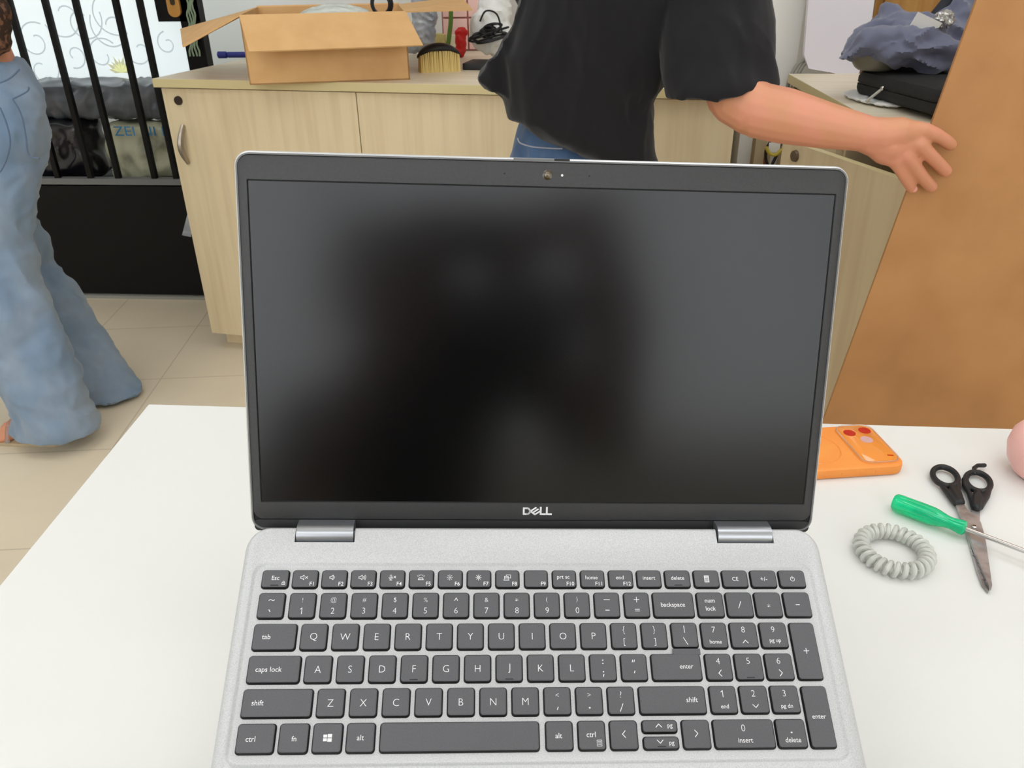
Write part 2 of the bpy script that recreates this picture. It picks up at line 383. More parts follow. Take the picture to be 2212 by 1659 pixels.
# hinge notches
bm = bmesh.new()
for s in (-1, 1): add_box(bm, (s * 131.9 * mm, 30.7 * mm, -4 * mm), (36.6 * mm, 20 * mm, 24 * mm))
cut = bpy.data.objects.new('cut', me_from(bm)); C.objects.link(cut)
base_me = bake(base_me, [('BOOLEAN', dict(object=cut, operation='DIFFERENCE', solver='EXACT'))])
bpy.data.objects.remove(cut)
link('base', base_me, 'silver', lap)
bm = bmesh.new(); loft(bm, [RR(-72, 43, -190, -116, 3, -.49), RR(-71.6, 42.6, -189.6, -116.4, 3, -.42)]); link('touchpad', me_from(bm), 'hinge', lap)
# lid
AL = radians(47.586)
lid = bpy.data.objects.new('lid', None); C.objects.link(lid); lid.parent = lap
Lx, Lu, Ln = Vector((1, 0, 0)), Vector((0, sin(AL), cos(AL))), Vector((0, -cos(AL), sin(AL)))
lm = Matrix(((Lx.x, Lu.x, Ln.x, 0), (Lx.y, Lu.y, Ln.y, 45.725 * mm), (Lx.z, Lu.z, Ln.z, 4.05 * mm), (0, 0, 0, 1)))
lid.matrix_local = lm
bm = bmesh.new()
def LR(d, n, r=9): return RR(-180 + d, 180 - d, -19.6 + d, 210.8 - d, max(r - d, 1.5), n)
loft(bm, [LR(6, -7.4), LR(2, -7.2), LR(0.4, -6.6), LR(0, -5.8), LR(0, -1.3), LR(.35, -.25), LR(1.15, .6)], cap1=False, mi=0)
loft(bm, [LR(1.15, .6), LR(1.5, .75), LR(2.0, .75), LR(2.15, .5), LR(2.15, -.6)], cap0=False, cap1=False, mi=1)
link('back_shell', me_from(bm), parent=lid, mats=['silver_edge', 'lip'])
# camera shutter slider and notch in the top lip
box('shutter_slider', (-8 * mm, 210.0 * mm, .1 * mm), (24 * mm, 1.0 * mm, 1.5 * mm), 'lip', lid)
box('shutter_notch', (8.2 * mm, 210.0 * mm, .2 * mm), (9 * mm, 1.2 * mm, 1.4 * mm), 'bezel_dark', lid)
bm = bmesh.new()
B0 = (-177.9, 177.9, -11.6, 208.4)
loft(bm, [RR(*B0, 6.5, -.6), RR(*B0, 6.5, .15), RR(B0[0] + .4, B0[1] - .4, B0[2] + .4, B0[3] - .4, 6.1, .4), RR(-173.0, 173.0, -.7, 194.9, .6, .4), RR(-172.7, 172.7, -.35, 194.5, .5, -.45)], cap0=False, cap1=False)
fixn(bm)
link('bezel', me_from(bm), 'bezel', lid)
bm = bmesh.new(); loft(bm, [RR(-177.5, 177.5, -19.4, -12.0, 3, -.6), RR(-177.5, 177.5, -19.4, -12.0, 3, .3)]); fixn(bm)
link('hinge_cover', me_from(bm), 'hinge_cover', lid)
bm = bmesh.new(); loft(bm, [RR(-179.2, 179.2, -18.8, 209.8, 8, -1.2), RR(-179, 179, -18.6, 209.6, 8, -.7)]); fixn(bm)
link('inner_groove', me_from(bm), 'bezel_dark', lid)
bm = bmesh.new(); bm.faces.new([bm.verts.new(v) for v in RR(-172.2, 172.2, .3, 194.0, .4, -.3)]); link('screen', me_from(bm), 'screen', lid)
# bezel bottom glint chamfer line (a separate rubber rail)
def disc(name, u, w, r, n0, m, h=0.15, parent=lid, seg=24):
    bm = bmesh.new(); bmesh.ops.create_cone(bm, cap_ends=True, segments=seg, radius1=r * mm, radius2=r * 0.92 * mm, depth=h * mm, matrix=Matrix.Translation((u * mm, w * mm, (n0 + h / 2) * mm)))
    return link(name, me_from(bm), m, parent)
wc = disc('webcam', 0.15, 201.5, 3.05, .38, 'lens_ring', .12); disc('webcam_lens', 0.15, 201.5, 1.65, .5, 'lens', .08)
disc('microphone_hole', -25, 201.6, .55, .38, 'bezel_dark', .06); disc('microphone_hole', 24.6, 201.5, .55, .38, 'bezel_dark', .06)
disc('camera_light', 8.6, 201.4, .75, .38, 'led', .08)
# maker's wordmark under the screen
bm = bmesh.new(); cx, cy, h = -9.1, -8.3, 5.1; w = 1.15; z = .47
def S(pts, ww=w, closed=False): stroke(bm, [(cx + a, cy + b) for a, b in pts], ww, z, closed)
S([(.6, .6), (.6, h - .6), (2.6, h - .6)] + [(2.6 + 1.95 * cos(radians(t)), h / 2 + (h / 2 - .6) * sin(radians(t))) for t in range(80, -81, -20)] + [(2.6, .6)], closed=True)
S([(4.9, 2.55), (7.8, -.0 + .35)], 1.1); S([(4.95, 2.6), (8.3, 4.9)], 1.0); S([(6.3, 1.5), (9.7, 3.9)], 1.0); S([(7.8, .35), (11.2, 2.7)], 1.0)
S([(11.4, h - .05), (11.4, .55), (14.2, .55)]); S([(15.3, h - .05), (15.3, .55), (18.1, .55)])
for v in bm.verts: v.co.x *= mm; v.co.y *= mm; v.co.z *= mm
link('maker_logo', me_from(bm), M['legend'], lid, smooth=False, label='white DELL lettering')
# hinges
for s in (-1, 1):
    prof = [(36.6, -3.6)] + [(28.0 + 6.9 * cos(radians(a)), -5.2 + 6.9 * sin(radians(a))) for a in range(58, 196, 9)] + [(21.2, -13), (36.6, -12.5)]
    bm = bmesh.new(); xa, xb = s * 149.4 * mm, s * 114.6 * mm
    loft(bm, [[Vector((xa, y * mm, z * mm)) for y, z in prof], [Vector((xb, y * mm, z * mm)) for y, z in prof]]); fixn(bm)
    link('hinge', me_from(bm), 'hinge', lap)
# keys: (x0, x1, y_top, y_bot, legends)
R0, R1, R2, R3, R4, R5 = (3.5, -8.2), (-10.3, -26.2), (-28.5, -44.3), (-46.5, -62.3), (-64.5, -80.3), (-82.5, -98.4)
keys = []
g = 8.0
def K(x0, x1, row, *leg, **kw): keys.append((x0, x1, row[0], row[1], leg, kw))
fx = [(-166.9, -150.3), (-148.9, -133.0), (-131.5, -115.7), (-114.1, -98.4), (-96.7, -81.1), (-79.2, -63.7), (-61.7, -46.3), (-44.3, -29.0), (-26.9, -11.8), (-9.4, 5.6), (7.7, 23.0), (25.0, 40.4), (42.3, 58.0), (59.7, 75.5), (77.1, 93.5), (95.1, 111.6), (112.9, 129.6), (130.7, 147.6), (148.6, 165.8)]
fl = ['Esc', 'F1', 'F2', 'F3', 'F4', 'F5', 'F6', 'F7', 'F8', 'F9', 'F10', 'F11', 'F12', 'insert', 'delete', '#calc', 'CE', '+/-', '#power']
ic = {1: '#mute', 2: '#vol1', 3: '#vol3', 4: '#mic', 5: '#siren', 6: '#sun0', 7: '#sun1', 8: '#proj', 10: 'prt sc', 11: 'home', 12: 'end'}
for i, ((a, b), t) in enumerate(zip(fx, fl)):
    if i == 0: K(a, b, R0, ('Esc', 0.2, .6, 2.5), ('#lock', 5.2, -2.6, 1), bump=1)
    elif i < 13:
        L = [(t, 4.3 if len(t) < 3 else 3.6, -2.9, 2.3)]
        if i in ic: L.append((ic[i], -.3 if i < 9 else -0.6, .9, 2.3))
        K(a, b, R0, *L)
    else: K(a, b, R0, (t, 0, .6 if i < 15 else 0, 2.3 if i != 17 else 2.6), bump=1 if i == 14 else 0)
sy = '~!@#$%^&*()_+'; dg = '`1234567890-='
for i in range(13):
    xc = -158.9 + 18.12 * i; L = [(dg[i], 0, -3.1, 3.5)]
    if sy[i] == '_': L.append(('#under', 0, 3.2, 1))
    elif sy[i] == '~': L.append(('#tilde', 0, 3.2, 1))
    elif sy[i] == '^': L.append(('#caret', 0, 3.6, 1))
    elif sy[i] == '+': L.append(('#plus', 0, 3.2, 1))
    else: L.append((sy[i], 0, 3.2, 2.6 if sy[i] != '*' else 3.4))
    if dg[i] == '-': L[0] = ('#dash', 0, -3.1, 1)
    if dg[i] == '`': L[0] = ('#tick', -.4, -3.1, 1)
    if dg[i] == '=': L[0] = ('#eq', 0, -3.1, 1)
    K(xc - g if i else -166.9, xc + g, R1, *L)
K(68.1, 93.7, R1, ('backspace', -.4, .2, 2.5))
K(95.1, 112.0, R1, ('num', -.2, 2.2, 2.5), ('lock', -.2, -2.2, 2.5))
K(113, 129.9, R1, ('#slash', 0, 0, 1)); K(130.8, 147.8, R1, ('*', 0, -.6, 3.6)); K(148.8, 165.9, R1, ('#dash', 0, 0, 1))
K(-167.2, -141.8, R2, ('tab', -4.6, .2, 2.7))
for i, t in enumerate('QWERTYUIOP'): xc = -132.05 + 18.12 * i; K(xc - g, xc + g, R2, (t, 0, 0, 3.9))
for i, (t, u) in enumerate((('{', '['), ('}', ']'))): xc = -132.05 + 18.12 * (10 + i); K(xc - g, xc + g, R2, (t, 0, 3.3, 3.4), (u, 0, -3.6, 3.4))
K(77.3, 93.6, (-28.5, -43.9), ('#bar', 0, 3.4, 1), ('#bslash', 0, -3.4, 1))
np_ = [(95.2, 111.4), (112.7, 129.7), (130.8, 147.8)]
for (a, b), t, u in zip(np_, '789', ('home', '#up', 'pg up')): K(a, b, R2, (t, -.2, 3.4, 3.5), (u, .2, -3.6, 2.2))
K(149.2, 164.9, (-28.7, -62.3), ('#plus', 0, 0, 1))
K(-167.5, -137.3, R3, ('caps lock', -2.8, .2, 2.7))
for i, t in enumerate('ASDFGHJKL'): xc = -127.7 + 18.12 * i; K(xc - g, xc + g, R3, (t, 0, 0, 3.9), bump=1 if t in 'FJ' else 0)
xc = -127.7 + 18.12 * 9; K(xc - g, xc + g, R3, ('#dots', 0, 3.2, 1), ('#semi', 0, -3.2, 1))
xc += 18.12; K(xc - g, xc + g, R3, ('#dq', 0, 3.6, 1), ('#sq', 0, -2.6, 1))
K(63.4, 93.4, R3, ('enter', 5.8, .3, 2.5), tabtop=1)
for (a, b), t, u in zip(np_, '456', ('#lt', None, '#gt')):
    K(a, b, R3, (t, -.2, 3.4, 3.5), *([(u, .2, -3.4, 2.4)] if u else []), bump=0 if u else 1)
K(-167.8, -128.6, R4, ('shift', -10.6, .4, 2.7))
for i, t in enumerate('ZXCVBNM'): xc = -118.8 + 18.12 * i; K(xc - g, xc + g, R4, (t, 0, 0, 3.9))
for i, (t, u) in enumerate((('<', '#comma'), ('>', '#dot'), ('?', '#slash'))): xc = -118.8 + 18.12 * (7 + i); K(xc - g, xc + g, R4, (t, 0, 3.3, 2.8 if i < 2 else 3.4), (u, 0, -3.6, 1))
K(54.3, 93.4, R4, ('shift', 11.2, .3, 2.7))
for (a, b), t, u in zip(np_, '123', ('end', '#down', 'pg dn')): K(a, b, R4, (t, -.2, 3.4, 3.5), (u, .2, -3.4, 2.2))
K(149.2, 164.7, (-65.0, -98.6), ('enter', 0, 0, 2.5))
K(-167.9, -146.8, R5, ('ctrl', -2.6, 0, 2.7)); K(-145.3, -128.6, R5, ('fn', .3, 0, 2.6)); K(-127.1, -110.4, R5, ('#win', 0, .2, 1)); K(-108.9, -92.7, R5, ('alt', 0, .2, 2.7))
K(-90.7, -2.4, R5); K(.4, 16.3, R5, ('alt', -.4, .2, 2.7)); K(18.4, 34.4, R5, ('ctrl', -.4, .6, 2.7), ('#menu', 4.0, -3.8, 1)); K(36.2, 52.5, R5, ('#lt', 0, .6, 1))
K(54.6, 75.3, (-82.5, -89.9), ('#up', -.6, .6, 1), ('pg', 5.8, 0, 2.2)); K(54.6, 75.3, (-91.0, -98.4), ('#down', -.6, .8, 1), ('pg', 5.8, -.4, 2.2), bump=1)
K(77.0, 93.4, R5, ('#gt', 0, .6, 1)); K(94.7, 130.0, R5, ('0', -.2, 3.2, 3.6), ('insert', .2, -3.2, 2.5)); K(130.6, 148.2, R5, ('#dot', 0, .6, 1), ('delete', .2, -3.2, 2.5))

def icon(bm, n):
    S = lambda pts, w=.34, c=False: stroke(bm, pts, w, 0, c)
    if n in ('#mute', '#vol1', '#vol3', '#spk'):
        S([(-2.4, -.5), (-1.6, -.5), (-.4, -1.4), (-.4, 1.4), (-1.6, .5), (-2.4, .5)], .36, True)
        if n == '#mute': S([(.5, -.6), (1.8, .6)]); S([(.5, .6), (1.8, -.6)])
        for k in range({'#vol1': 1, '#vol3': 3}.get(n, 0)): S(arc(-.6, 0, 1.1 + .65 * k, -38, 38, 6), .3)
    elif n == '#mic':
        S([(-1.1, .2), (-1.1, 1.0)] + arc(-.6, 1.0, .5, 180, 0, 6) + [(-.1, .2)] + arc(-.6, .2, .5, 0, -180, 6), .3); S(arc(-.6, .2, 1.15, 180, 360, 8), .3); S([(-.6, -1), (-.6, -1.6)]); S([(-1.3, -1.6), (.1, -1.6)]); S([(1.2, -.3), (2.3, .8)]); S([(1.2, .8), (2.3, -.3)])
    elif n == '#siren':
        S([(-1.5, -1.4), (1.5, -1.4), (1.1, -.3), (-1.1, -.3)], .4, True)
        for a in (30, 60, 90, 120, 150): S([(1.5 * cos(radians(a)) * 1.2, .1 + 1.1 * sin(radians(a))), (2.1 * cos(radians(a)) * 1.2, .1 + 1.8 * sin(radians(a)))], .28)
    elif n in ('#sun0', '#sun1'):
        S(arc(0, 0, .45, 0, 360, 10), .35 if n == '#sun0' else .95)
        for a in range(0, 360, 45): S([(1.15 * cos(radians(a)), 1.15 * sin(radians(a))), (1.7 * cos(radians(a)), 1.7 * sin(radians(a)))], .3)
    elif n == '#proj':
        S([(-2, -1.7), (1.2, -1.7), (.8, -.9), (-1.6, -.9)], .32, True); S([(-1.5, -.9), (-1.5, .7), (.8, .7), (.8, -.9)], .32); S([(-.4, .9), (-.4, 1.6), (2.2, 1.6), (2.2, -.3), (1.1, -.3)], .32); S([(-1.2, 0), (.5, 0)], .3)
    elif n == '#lock': S([(-.8, -.9), (.8, -.9), (.8, .5), (-.8, .5)], .34, True); S([(-.45, .5)] + arc(0, .8, .45, 180, 0, 6) + [(.45, .5)], .28); S([(0, -.5), (0, .1)], .35)
    elif n == '#calc':
        S([(-1.3, -1.9), (1.3, -1.9), (1.3, 1.9), (-1.3, 1.9)], .4, True); S([(-1, 1.1), (1, 1.1)], .8)
        for y in (.1, -.6, -1.3): S([(-.9, y), (-.4, y)], .35); S([(-.1, y), (.3, y)], .35); S([(.6, y), (.95, y)], .35)
    elif n == '#power': S(arc(0, -.1, 1.25, 120, 420, 18), .38); S([(0, .2), (0, 1.7)], .38)
    elif n == '#one': S([(-.75, .95), (.15, 1.65), (.15, -1.75)], .38)
    elif n == '#under': S([(-1.7, 0), (1.7, 0)], .4)
    elif n == '#tilde': S([(-1.6, -.25), (-1, .3), (-.3, .25), (.4, -.2), (1.1, -.3), (1.6, .2)], .38)
    elif n == '#caret': S([(-.9, -.8), (0, .8), (.9, -.8)], .38)
    elif n == '#dash': S([(-1.1, 0), (1.1, 0)], .42)
    elif n == '#eq': S([(-1.3, .5), (1.3, .5)], .38); S([(-1.3, -.5), (1.3, -.5)], .38)
    elif n == '#tick': S([(-.4, .6), (.3, -.5)], .45)
    elif n == '#slash': S([(-.9, -2), (.9, 2)], .38)
    elif n == '#bslash': S([(-1.0, 2), (1.2, -2)], .38)
    elif n == '#bar': S([(0, 2), (0, -1.8)], .4)
    elif n == '#plus': S([(-1.5, 0), (1.5, 0)], .4); S([(0, -1.5), (0, 1.5)], .4)
    elif n == '#dots': S([(-.15, 1), (.15, 1)], .6); S([(-.15, -.8), (.15, -.8)], .6)
    elif n == '#semi': S([(-.15, 1), (.15, 1)], .6); S([(.15, -.5), (-.2, -1.6)], .5)
    elif n == '#dq': S([(-.9, -.5), (-.5, .6)], .4); S([(.1, -.5), (.5, .6)], .4)
    elif n == '#sq': S([(-.2, -.4), (.2, .7)], .42)
    elif n == '#comma': S([(.25, .5), (-.2, -.8)], .45)
    elif n == '#dot': S([(-.2, 0), (.2, 0)], .7)
    elif n == '#up': S([(-1.6, -.8), (0, .8), (1.6, -.8)], .42)
    elif n == '#down': S([(-1.6, .8), (0, -.8), (1.6, .8)], .42)
    elif n == '#lt': S([(.8, 1.7), (-.8, 0), (.8, -1.7)], .42)
    elif n == '#gt': S([(-.8, 1.7), (.8, 0), (-.8, -1.7)], .42)
    elif n == '#win':
        for a in ((-2.2, -1.7, -.15, -.15), (.15, -1.95, 2.5, -.15), (-2.2, .15, -.15, 1.7), (.15, .15, 2.5, 1.95)):
            bm.faces.new([bm.verts.new(v) for v in ((a[0], a[1], 0), (a[2], a[1], 0), (a[2], a[3], 0), (a[0], a[3], 0))])
    elif n == '#menu':
        S([(-1.3, -1.5), (1.3, -1.5), (1.3, 1.5), (-1.3, 1.5)], .24, True)
        for y in (-.7, 0, .7): S([(-.7, y), (.7, y)], .24)
for (kx0, kx1, ky1, ky0, leg, kw) in keys:
    bm = bmesh.new(); r = 2.0
    cx, cy = (kx0 + kx1) / 2, (ky0 + ky1) / 2
    def q(d, z, rr): return [p - Vector((cx * mm, cy * mm, 0)) for p in rrect(kx0 + d, kx1 - d, ky0 + d, ky1 - d, rr, z, 4, mm)]
    up_ = Vector((0, .28 * mm, 0))
    def qu(d, z, rr): return [p + up_ for p in q(d, z, rr)]
    loft(bm, [q(0, -2.2, r + .2), q(.1, -1.4, r), qu(.75, -.42, r - .4)], cap1=False, mi=1)
    loft(bm, [qu(.75, -.42, r - .4), qu(.95, -.14, r - .6), qu(1.2, -.03, r - .8), qu(1.7, 0, .8)], cap0=False, mi=0)
    bmesh.ops.remove_doubles(bm, verts=bm.verts, dist=1e-7)
    if kw.get('tabtop'):
        add_box(bm, ((85.4 - cx) * mm, (-45.6 - cy) * mm, -.75 * mm), (16.2 * mm, 3.4 * mm, 1.2 * mm), mi=0)
    ko = link('key', me_from(bm), parent=lap, mats=['key', 'key_side'], smooth=True); ko.location = (cx * mm, cy * mm, 0)
    if leg:
        bl = bmesh.new()
        for (t, dx, dy, hh) in leg:
            if t == '1': t = '#one'
            if t.startswith('#') and len(t) > 1:
                b2 = bmesh.new(); icon(b2, t)
                bmesh.ops.transform(b2, matrix=Matrix.Translation((dx, dy, 0)), verts=b2.verts)
                m2 = me_from(b2)
            else:
                m2 = text_me(t, hh, .004 if len(t) > 1 else -.014)
                xs = [v.co.x for v in m2.vertices]; ys = [v.co.y for v in m2.vertices]
                asc = [y for y in ys]
                mx_ = (min(xs) + max(xs)) / 2
                if any(c in t for c in 'pgqy') and len(t) > 1: yb = 0; top = hh; mid = None
                lo_, hi_ = min(ys), max(ys)
                if len(t) > 1 and any(c in t for c in 'pgqy'): lo_ = hi_ - hh
                m2.transform(Matrix.Translation((dx - mx_, dy - (lo_ + hi_) / 2, 0)))
            bl.from_mesh(m2); bpy.data.meshes.remove(m2)
        bmesh.ops.transform(bl, matrix=Matrix.Diagonal((mm, mm, mm, 1)), verts=bl.verts)
        bmesh.ops.recalc_face_normals(bl, faces=bl.faces)
        for f in bl.faces:
            if f.normal.z < 0: f.normal_flip()
        lo = link('key_legend', me_from(bl), 'legend', ko, smooth=False); lo.location = (0, 0, .03 * mm)
    if kw.get('bump'):
        rb = box('tactile_ridge', (0, (ky0 - cy + 2.0) * mm, .06 * mm), (4.6 * mm, .5 * mm, .3 * mm), 'keybump', ko)

# ================================================================ TABLE AND THINGS ON IT
TZ = 0.75
c1 = at_z(320, 873, TZ); c2 = at_z(0, 1262, TZ); c3 = at_z(2212, 927, TZ)
dl = (c2 - c1).normalized(); dr = (c3 - c1).normalized()
pA, pB = c1, c1 + dl * 0.68; pC = c1 + dr * 1.45; pD = pC + dl * 0.68
tb = thing('white_table', 'white laminate table under the laptop', 'table')
bm = bmesh.new()
quad = [pA, pC, pD, pB]
loft(bm, [[v - Vector((0, 0, .025)) for v in quad], [v - Vector((0, 0, .0012)) for v in quad]], cap1=False, mi=1)
ctr = sum(quad, Vector()) / 4
loft(bm, [[v - Vector((0, 0, .0012)) for v in quad], [v + (ctr - v).normalized() * .0015 for v in quad]], cap0=False, mi=0); fixn(bm)
bmesh.ops.remove_doubles(bm, verts=bm.verts, dist=1e-7)
link('tabletop', me_from(bm), parent=tb, mats=['table', 'table_edge'], smooth=False)
for v in quad:
    p = v + (ctr - v).normalized() * 0.09; box('leg', (p.x, p.y, (TZ - .025) / 2), (.04, .04, TZ - .025), 'lampframe', tb)
# stand that props the laptop up
sd = thing('laptop_stand', 'grey metal stand beneath the tilted silver laptop', 'stand')
for s in (-.12, .12):
    bm = bmesh.new(); prf = [(s * 1000, -150, -18.2), (s * 1000, 20, -18.2)]
    a = lw @ Vector((s, -.185, -.0180)); b = lw @ Vector((s, .015, -.0180)); b2 = Vector((b.x, b.y + .015, TZ)); a2 = Vector((a.x, a.y + .01, TZ))
    prism(bm, [a, b, b2, a2] if a.z > TZ + .003 else [a + Vector((0, 0, 0.0)), b, b2, a2], (0.006, 0, 0)); fixn(bm)
    link('side_plate', me_from(bm), 'hinge', sd)
# orange phone case
pc = at_z(1945, 1026, TZ); pl = at_z(1762, 1038, TZ); ax_ = (pc - pl).normalized(); ay_ = Vector((-ax_.y, ax_.x, 0))
wid = 0.081; ph = thing('orange_phone_case', 'orange silicone phone case lying on the table beside the laptop', 'phone case')
org = pc + ax_ * 0.006
mwp = Matrix(((ax_.x, ay_.x, 0, org.x), (ax_.y, ay_.y, 0, org.y), (0, 0, 1, TZ), (0, 0, 0, 1))); ph.matrix_world = mwp
bm = bmesh.new()
def PR(d, z, r=14): return rrect(-156 + d, -d, d, 81 - d, max(r - d, 2), z, 8, mm)
loft(bm, [PR(2.2, 0), PR(.6, 1.0), PR(0, 3), PR(0, 8), PR(.6, 10.2), PR(2.2, 11.2), PR(4, 11.4)]); fixn(bm)
link('case_shell', me_from(bm), 'orange', ph)
bm = bmesh.new(); loft(bm, [rrect(-44, -3.5, 5, 76.5, 10, 11.3, 8, mm), rrect(-43.4, -4.1, 5.6, 75.9, 9.4, 12.5, 8, mm), rrect(-41.8, -5.6, 7.2, 74.4, 8, 12.9, 8, mm)]); fixn(bm)
link('camera_bar_frame', me_from(bm), 'orange', ph)
bm = bmesh.new(); loft(bm, [rrect(-41.5, -6, 7.6, 74, 8, 12.85, 8, mm), rrect(-41.2, -6.2, 7.8, 73.7, 8, 13.1, 8, mm)]); fixn(bm)
link('camera_plate', me_from(bm), 'orange_clear', ph, label='glossy orange camera plate')
bm = bmesh.new(); tube_bm(bm, [p + Vector((0, 0, .0136)) for p in rrect(-43, -4.2, 5.8, 76, 10, 0, 8, mm)], .0006, 6, True); fixn(bm); link('clear_rim', me_from(bm), 'clear', ph)
def pdisc(name, x, y, r, m, z=13.1): bm = bmesh.new(); bmesh.ops.create_cone(bm, cap_ends=True, segments=28, radius1=r * mm, radius2=r * mm, depth=.25 * mm, matrix=Matrix.Translation((x * mm, y * mm, z * mm))); return link(name, me_from(bm), m, ph)
pdisc('lens_window', -31.5, 62, 6.3, 'redlens'); pdisc('lens_window', -13.5, 65, 6.3, 'redlens'); pdisc('lens_window', -20, 47.5, 6.3, 'lilac')
bm = bmesh.new(); add_box(bm, (-10.5 * mm, 16.5 * mm, 13.2 * mm), (6 * mm, 1.7 * mm, .3 * mm), radians(-12), 0.0003); link('sensor_slot', me_from(bm), 'redlens', ph)
bm = bmesh.new(); tube_bm(bm, [(( -82 + 28 * cos(t)) * mm, (40 + 28 * sin(t)) * mm, 11.4 * mm) for t in [2 * pi * k / 48 for k in range(48)]], .0006, 6, True); link('magnet_ring', me_from(bm), 'orange_clear', ph)
for xx, ww in ((-45, 9), (-62, 12), (-30, 7)):
    bm = bmesh.new(); add_box(bm, (xx * mm, 0, 5.6 * mm), (ww * mm, .8 * mm, 3 * mm), 0, .0004); link('side_button', me_from(bm), 'orange', ph)
# scissors
scs = thing('scissors', 'black handled steel scissors lying open on the table', 'scissors')
def cz(pts, z, s=3.771): return [at_z(1740 + x / s, 860 + y / s, z) for x, y in pts]
def handle(ring_, segs, name):
    (cx, cy), ra, rb, rot, rw = ring_; kk = 28; px2m = .000114
    pts = [(cx + ra * cos(t) * cos(rot) - rb * sin(t) * sin(rot), cy + ra * cos(t) * sin(rot) + rb * sin(t) * cos(rot), rw + 7) for t in [2 * pi * k / kk for k in range(kk + 1)]]
    ch = []
    for sg in [pts] + segs: ch.append([(*(cz([(x, y)], TZ + .005)[0]), r * px2m) for x, y, r in sg])
    me = blob_me(ch, voxel=.0006, smooth=3)
    for v in me.vertices: v.co.z = TZ + .0052 + max(-.0045, min(.0045, (v.co.z - TZ - .005) * 1.15))
    return link(name, me, 'black_plastic', scs)
handle(((1138, 640), 108, 70, radians(24), 17), [[(1180, 722, 26), (1215, 790, 38), (1256, 852, 38)], [(1238, 690, 24), (1240, 760, 26), (1262, 852, 34)], [(1110, 715, 20), (1180, 800, 26), (1225, 862, 22)]], 'handle')
handle(((1405, 684), 106, 72, radians(24), 17), [[(1400, 770, 28), (1400, 830, 46), (1388, 892, 40)], [(1500, 725, 22), (1470, 800, 30), (1420, 890, 26)], [(1378, 612, 20), (1372, 572, 18), (1402, 550, 17), (1458, 549, 18)], [(1318, 640, 20), (1290, 665, 20), (1296, 712, 22), (1330, 770, 20), (1356, 840, 22), (1362, 880, 20)]], 'handle')
def blade(pts, z, th, m='steel', name='blade'):
    P = cz(pts, z); bm = bmesh.new(); c = sum(P, Vector()) / len(P)
    loft(bm, [[Vector((p.x, p.y, z - th)) for p in P], [Vector((p.x, p.y, z - .0003)) for p in P], [Vector((p.x, p.y, z)) + (Vector((c.x, c.y, z)) - Vector((p.x, p.y, z))) * .06 for p in P]]); fixn(bm)
    return link(name, me_from(bm), m, scs, smooth=False)
blade([(1358, 890), (1424, 905), (1420, 1000), (1440, 1090), (1400, 1100), (1330, 1060), (1345, 980)], TZ + .0035, .002)
blade([(1310, 1085), (1345, 1090), (1400, 1260), (1470, 1440), (1508, 1545), (1490, 1575), (1440, 1510), (1395, 1390), (1350, 1230)], TZ + .0035, .0025)
blade([(1228, 868), (1292, 858), (1320, 905), (1395, 960), (1432, 1015), (1465, 1130), (1490, 1290), (1522, 1520), (1515, 1550), (1500, 1545), (1440, 1400), (1372, 1235), (1310, 1060), (1262, 940)], TZ + .0062, .0022)
p = at_z(1740 + 1373 / 3.771, 860 + 1047 / 3.771, TZ + .0065)
lathe('pivot_screw', [(.0001, 0), (.0024, .0001), (.0024, .0008), (.0018, .0012), (.0001, .0013)], 'chrome', scs, mw=Matrix.Translation((p.x, p.y, TZ + .0062)))
box('screw_slot', (p.x, p.y, TZ + .0076), (.0036, .0006, .0003), 'bezel_dark', scs, rz=.4)
bm = bmesh.new()
for k in range(7):
    a = cz([(1375 + 18 * k, 1235 + 46 * k)], TZ + .0045)[0]; ellipsoid(bm, a, (.0015, .0035, .0016), Matrix.Rotation(.5 + k, 4, 'Z'), 2)
for v in bm.verts: v.co += Vector((noise.noise(v.co * 900), noise.noise(v.co * 700), 0)) * .001
link('tape_residue', me_from(bm), 'clear', scs)
# screwdriver
d0 = at_z(1930, 1083, TZ + .009); d1 = at_z(2087, 1142, TZ + .010); sh1 = at_z(2212, 1190, TZ + .012)
dv = (d1 - d0); ln = dv.length; dvn = (sh1 - d0).normalized()
q_ = dvn.to_track_quat('Z', 'Y').to_matrix().to_4x4(); q_.translation = d0
sdr = thing('screwdriver', 'screwdriver with translucent green handle lying across the scissors', 'screwdriver', mw=q_)
fl_ = lambda a, z: 0.17 * max(0, cos(6 * a)) ** 2 if .006 < z < ln * .62 else 0.0
lathe('grip', [(.0005, 0), (.0066, .0003), (.0082, .002), (.0086, .006), (.0088, ln * .3), (.0086, ln * .55), (.0074, ln * .64), (.0058, ln * .74), (.0054, ln * .8), (.0060, ln * .88), (.0068, ln * .94), (.0066, ln * .98), (.0045, ln), (.0005, ln + .0005)], 'green', sdr, n=48, flute=fl_)
lathe('shaft', [(.0004, ln * .3), (.0021, ln * .3), (.0021, ln + .085), (.0019, ln + .092), (.0012, ln + .1), (.0004, ln + .1)], 'chrome', sdr, n=16)
# coiled hair tie
cc = (at_z(1848, 1178, TZ) + at_z(2014, 1210, TZ)) / 2; rt_ = 0.0262; rc = .0052; turns = 27
e1 = (at_z(1848, 1175, TZ + .005) + at_z(2014, 1212, TZ + .005)) / 2
bm = bmesh.new(); pts = []
NP = turns * 18
for k in range(NP):
    a = 2 * pi * k / NP; b = a * turns; rr = rt_ + rc * cos(b); pts.append((e1.x + rr * cos(a), e1.y + rr * sin(a), TZ + .0073 + rc * sin(b)))
tube_bm(bm, pts, .0022, 8, True); fixn(bm)
tag(link('coil_hair_tie', me_from(bm), 'coil'), 'clear coiled hair tie ring lying on the table', 'hair tie')
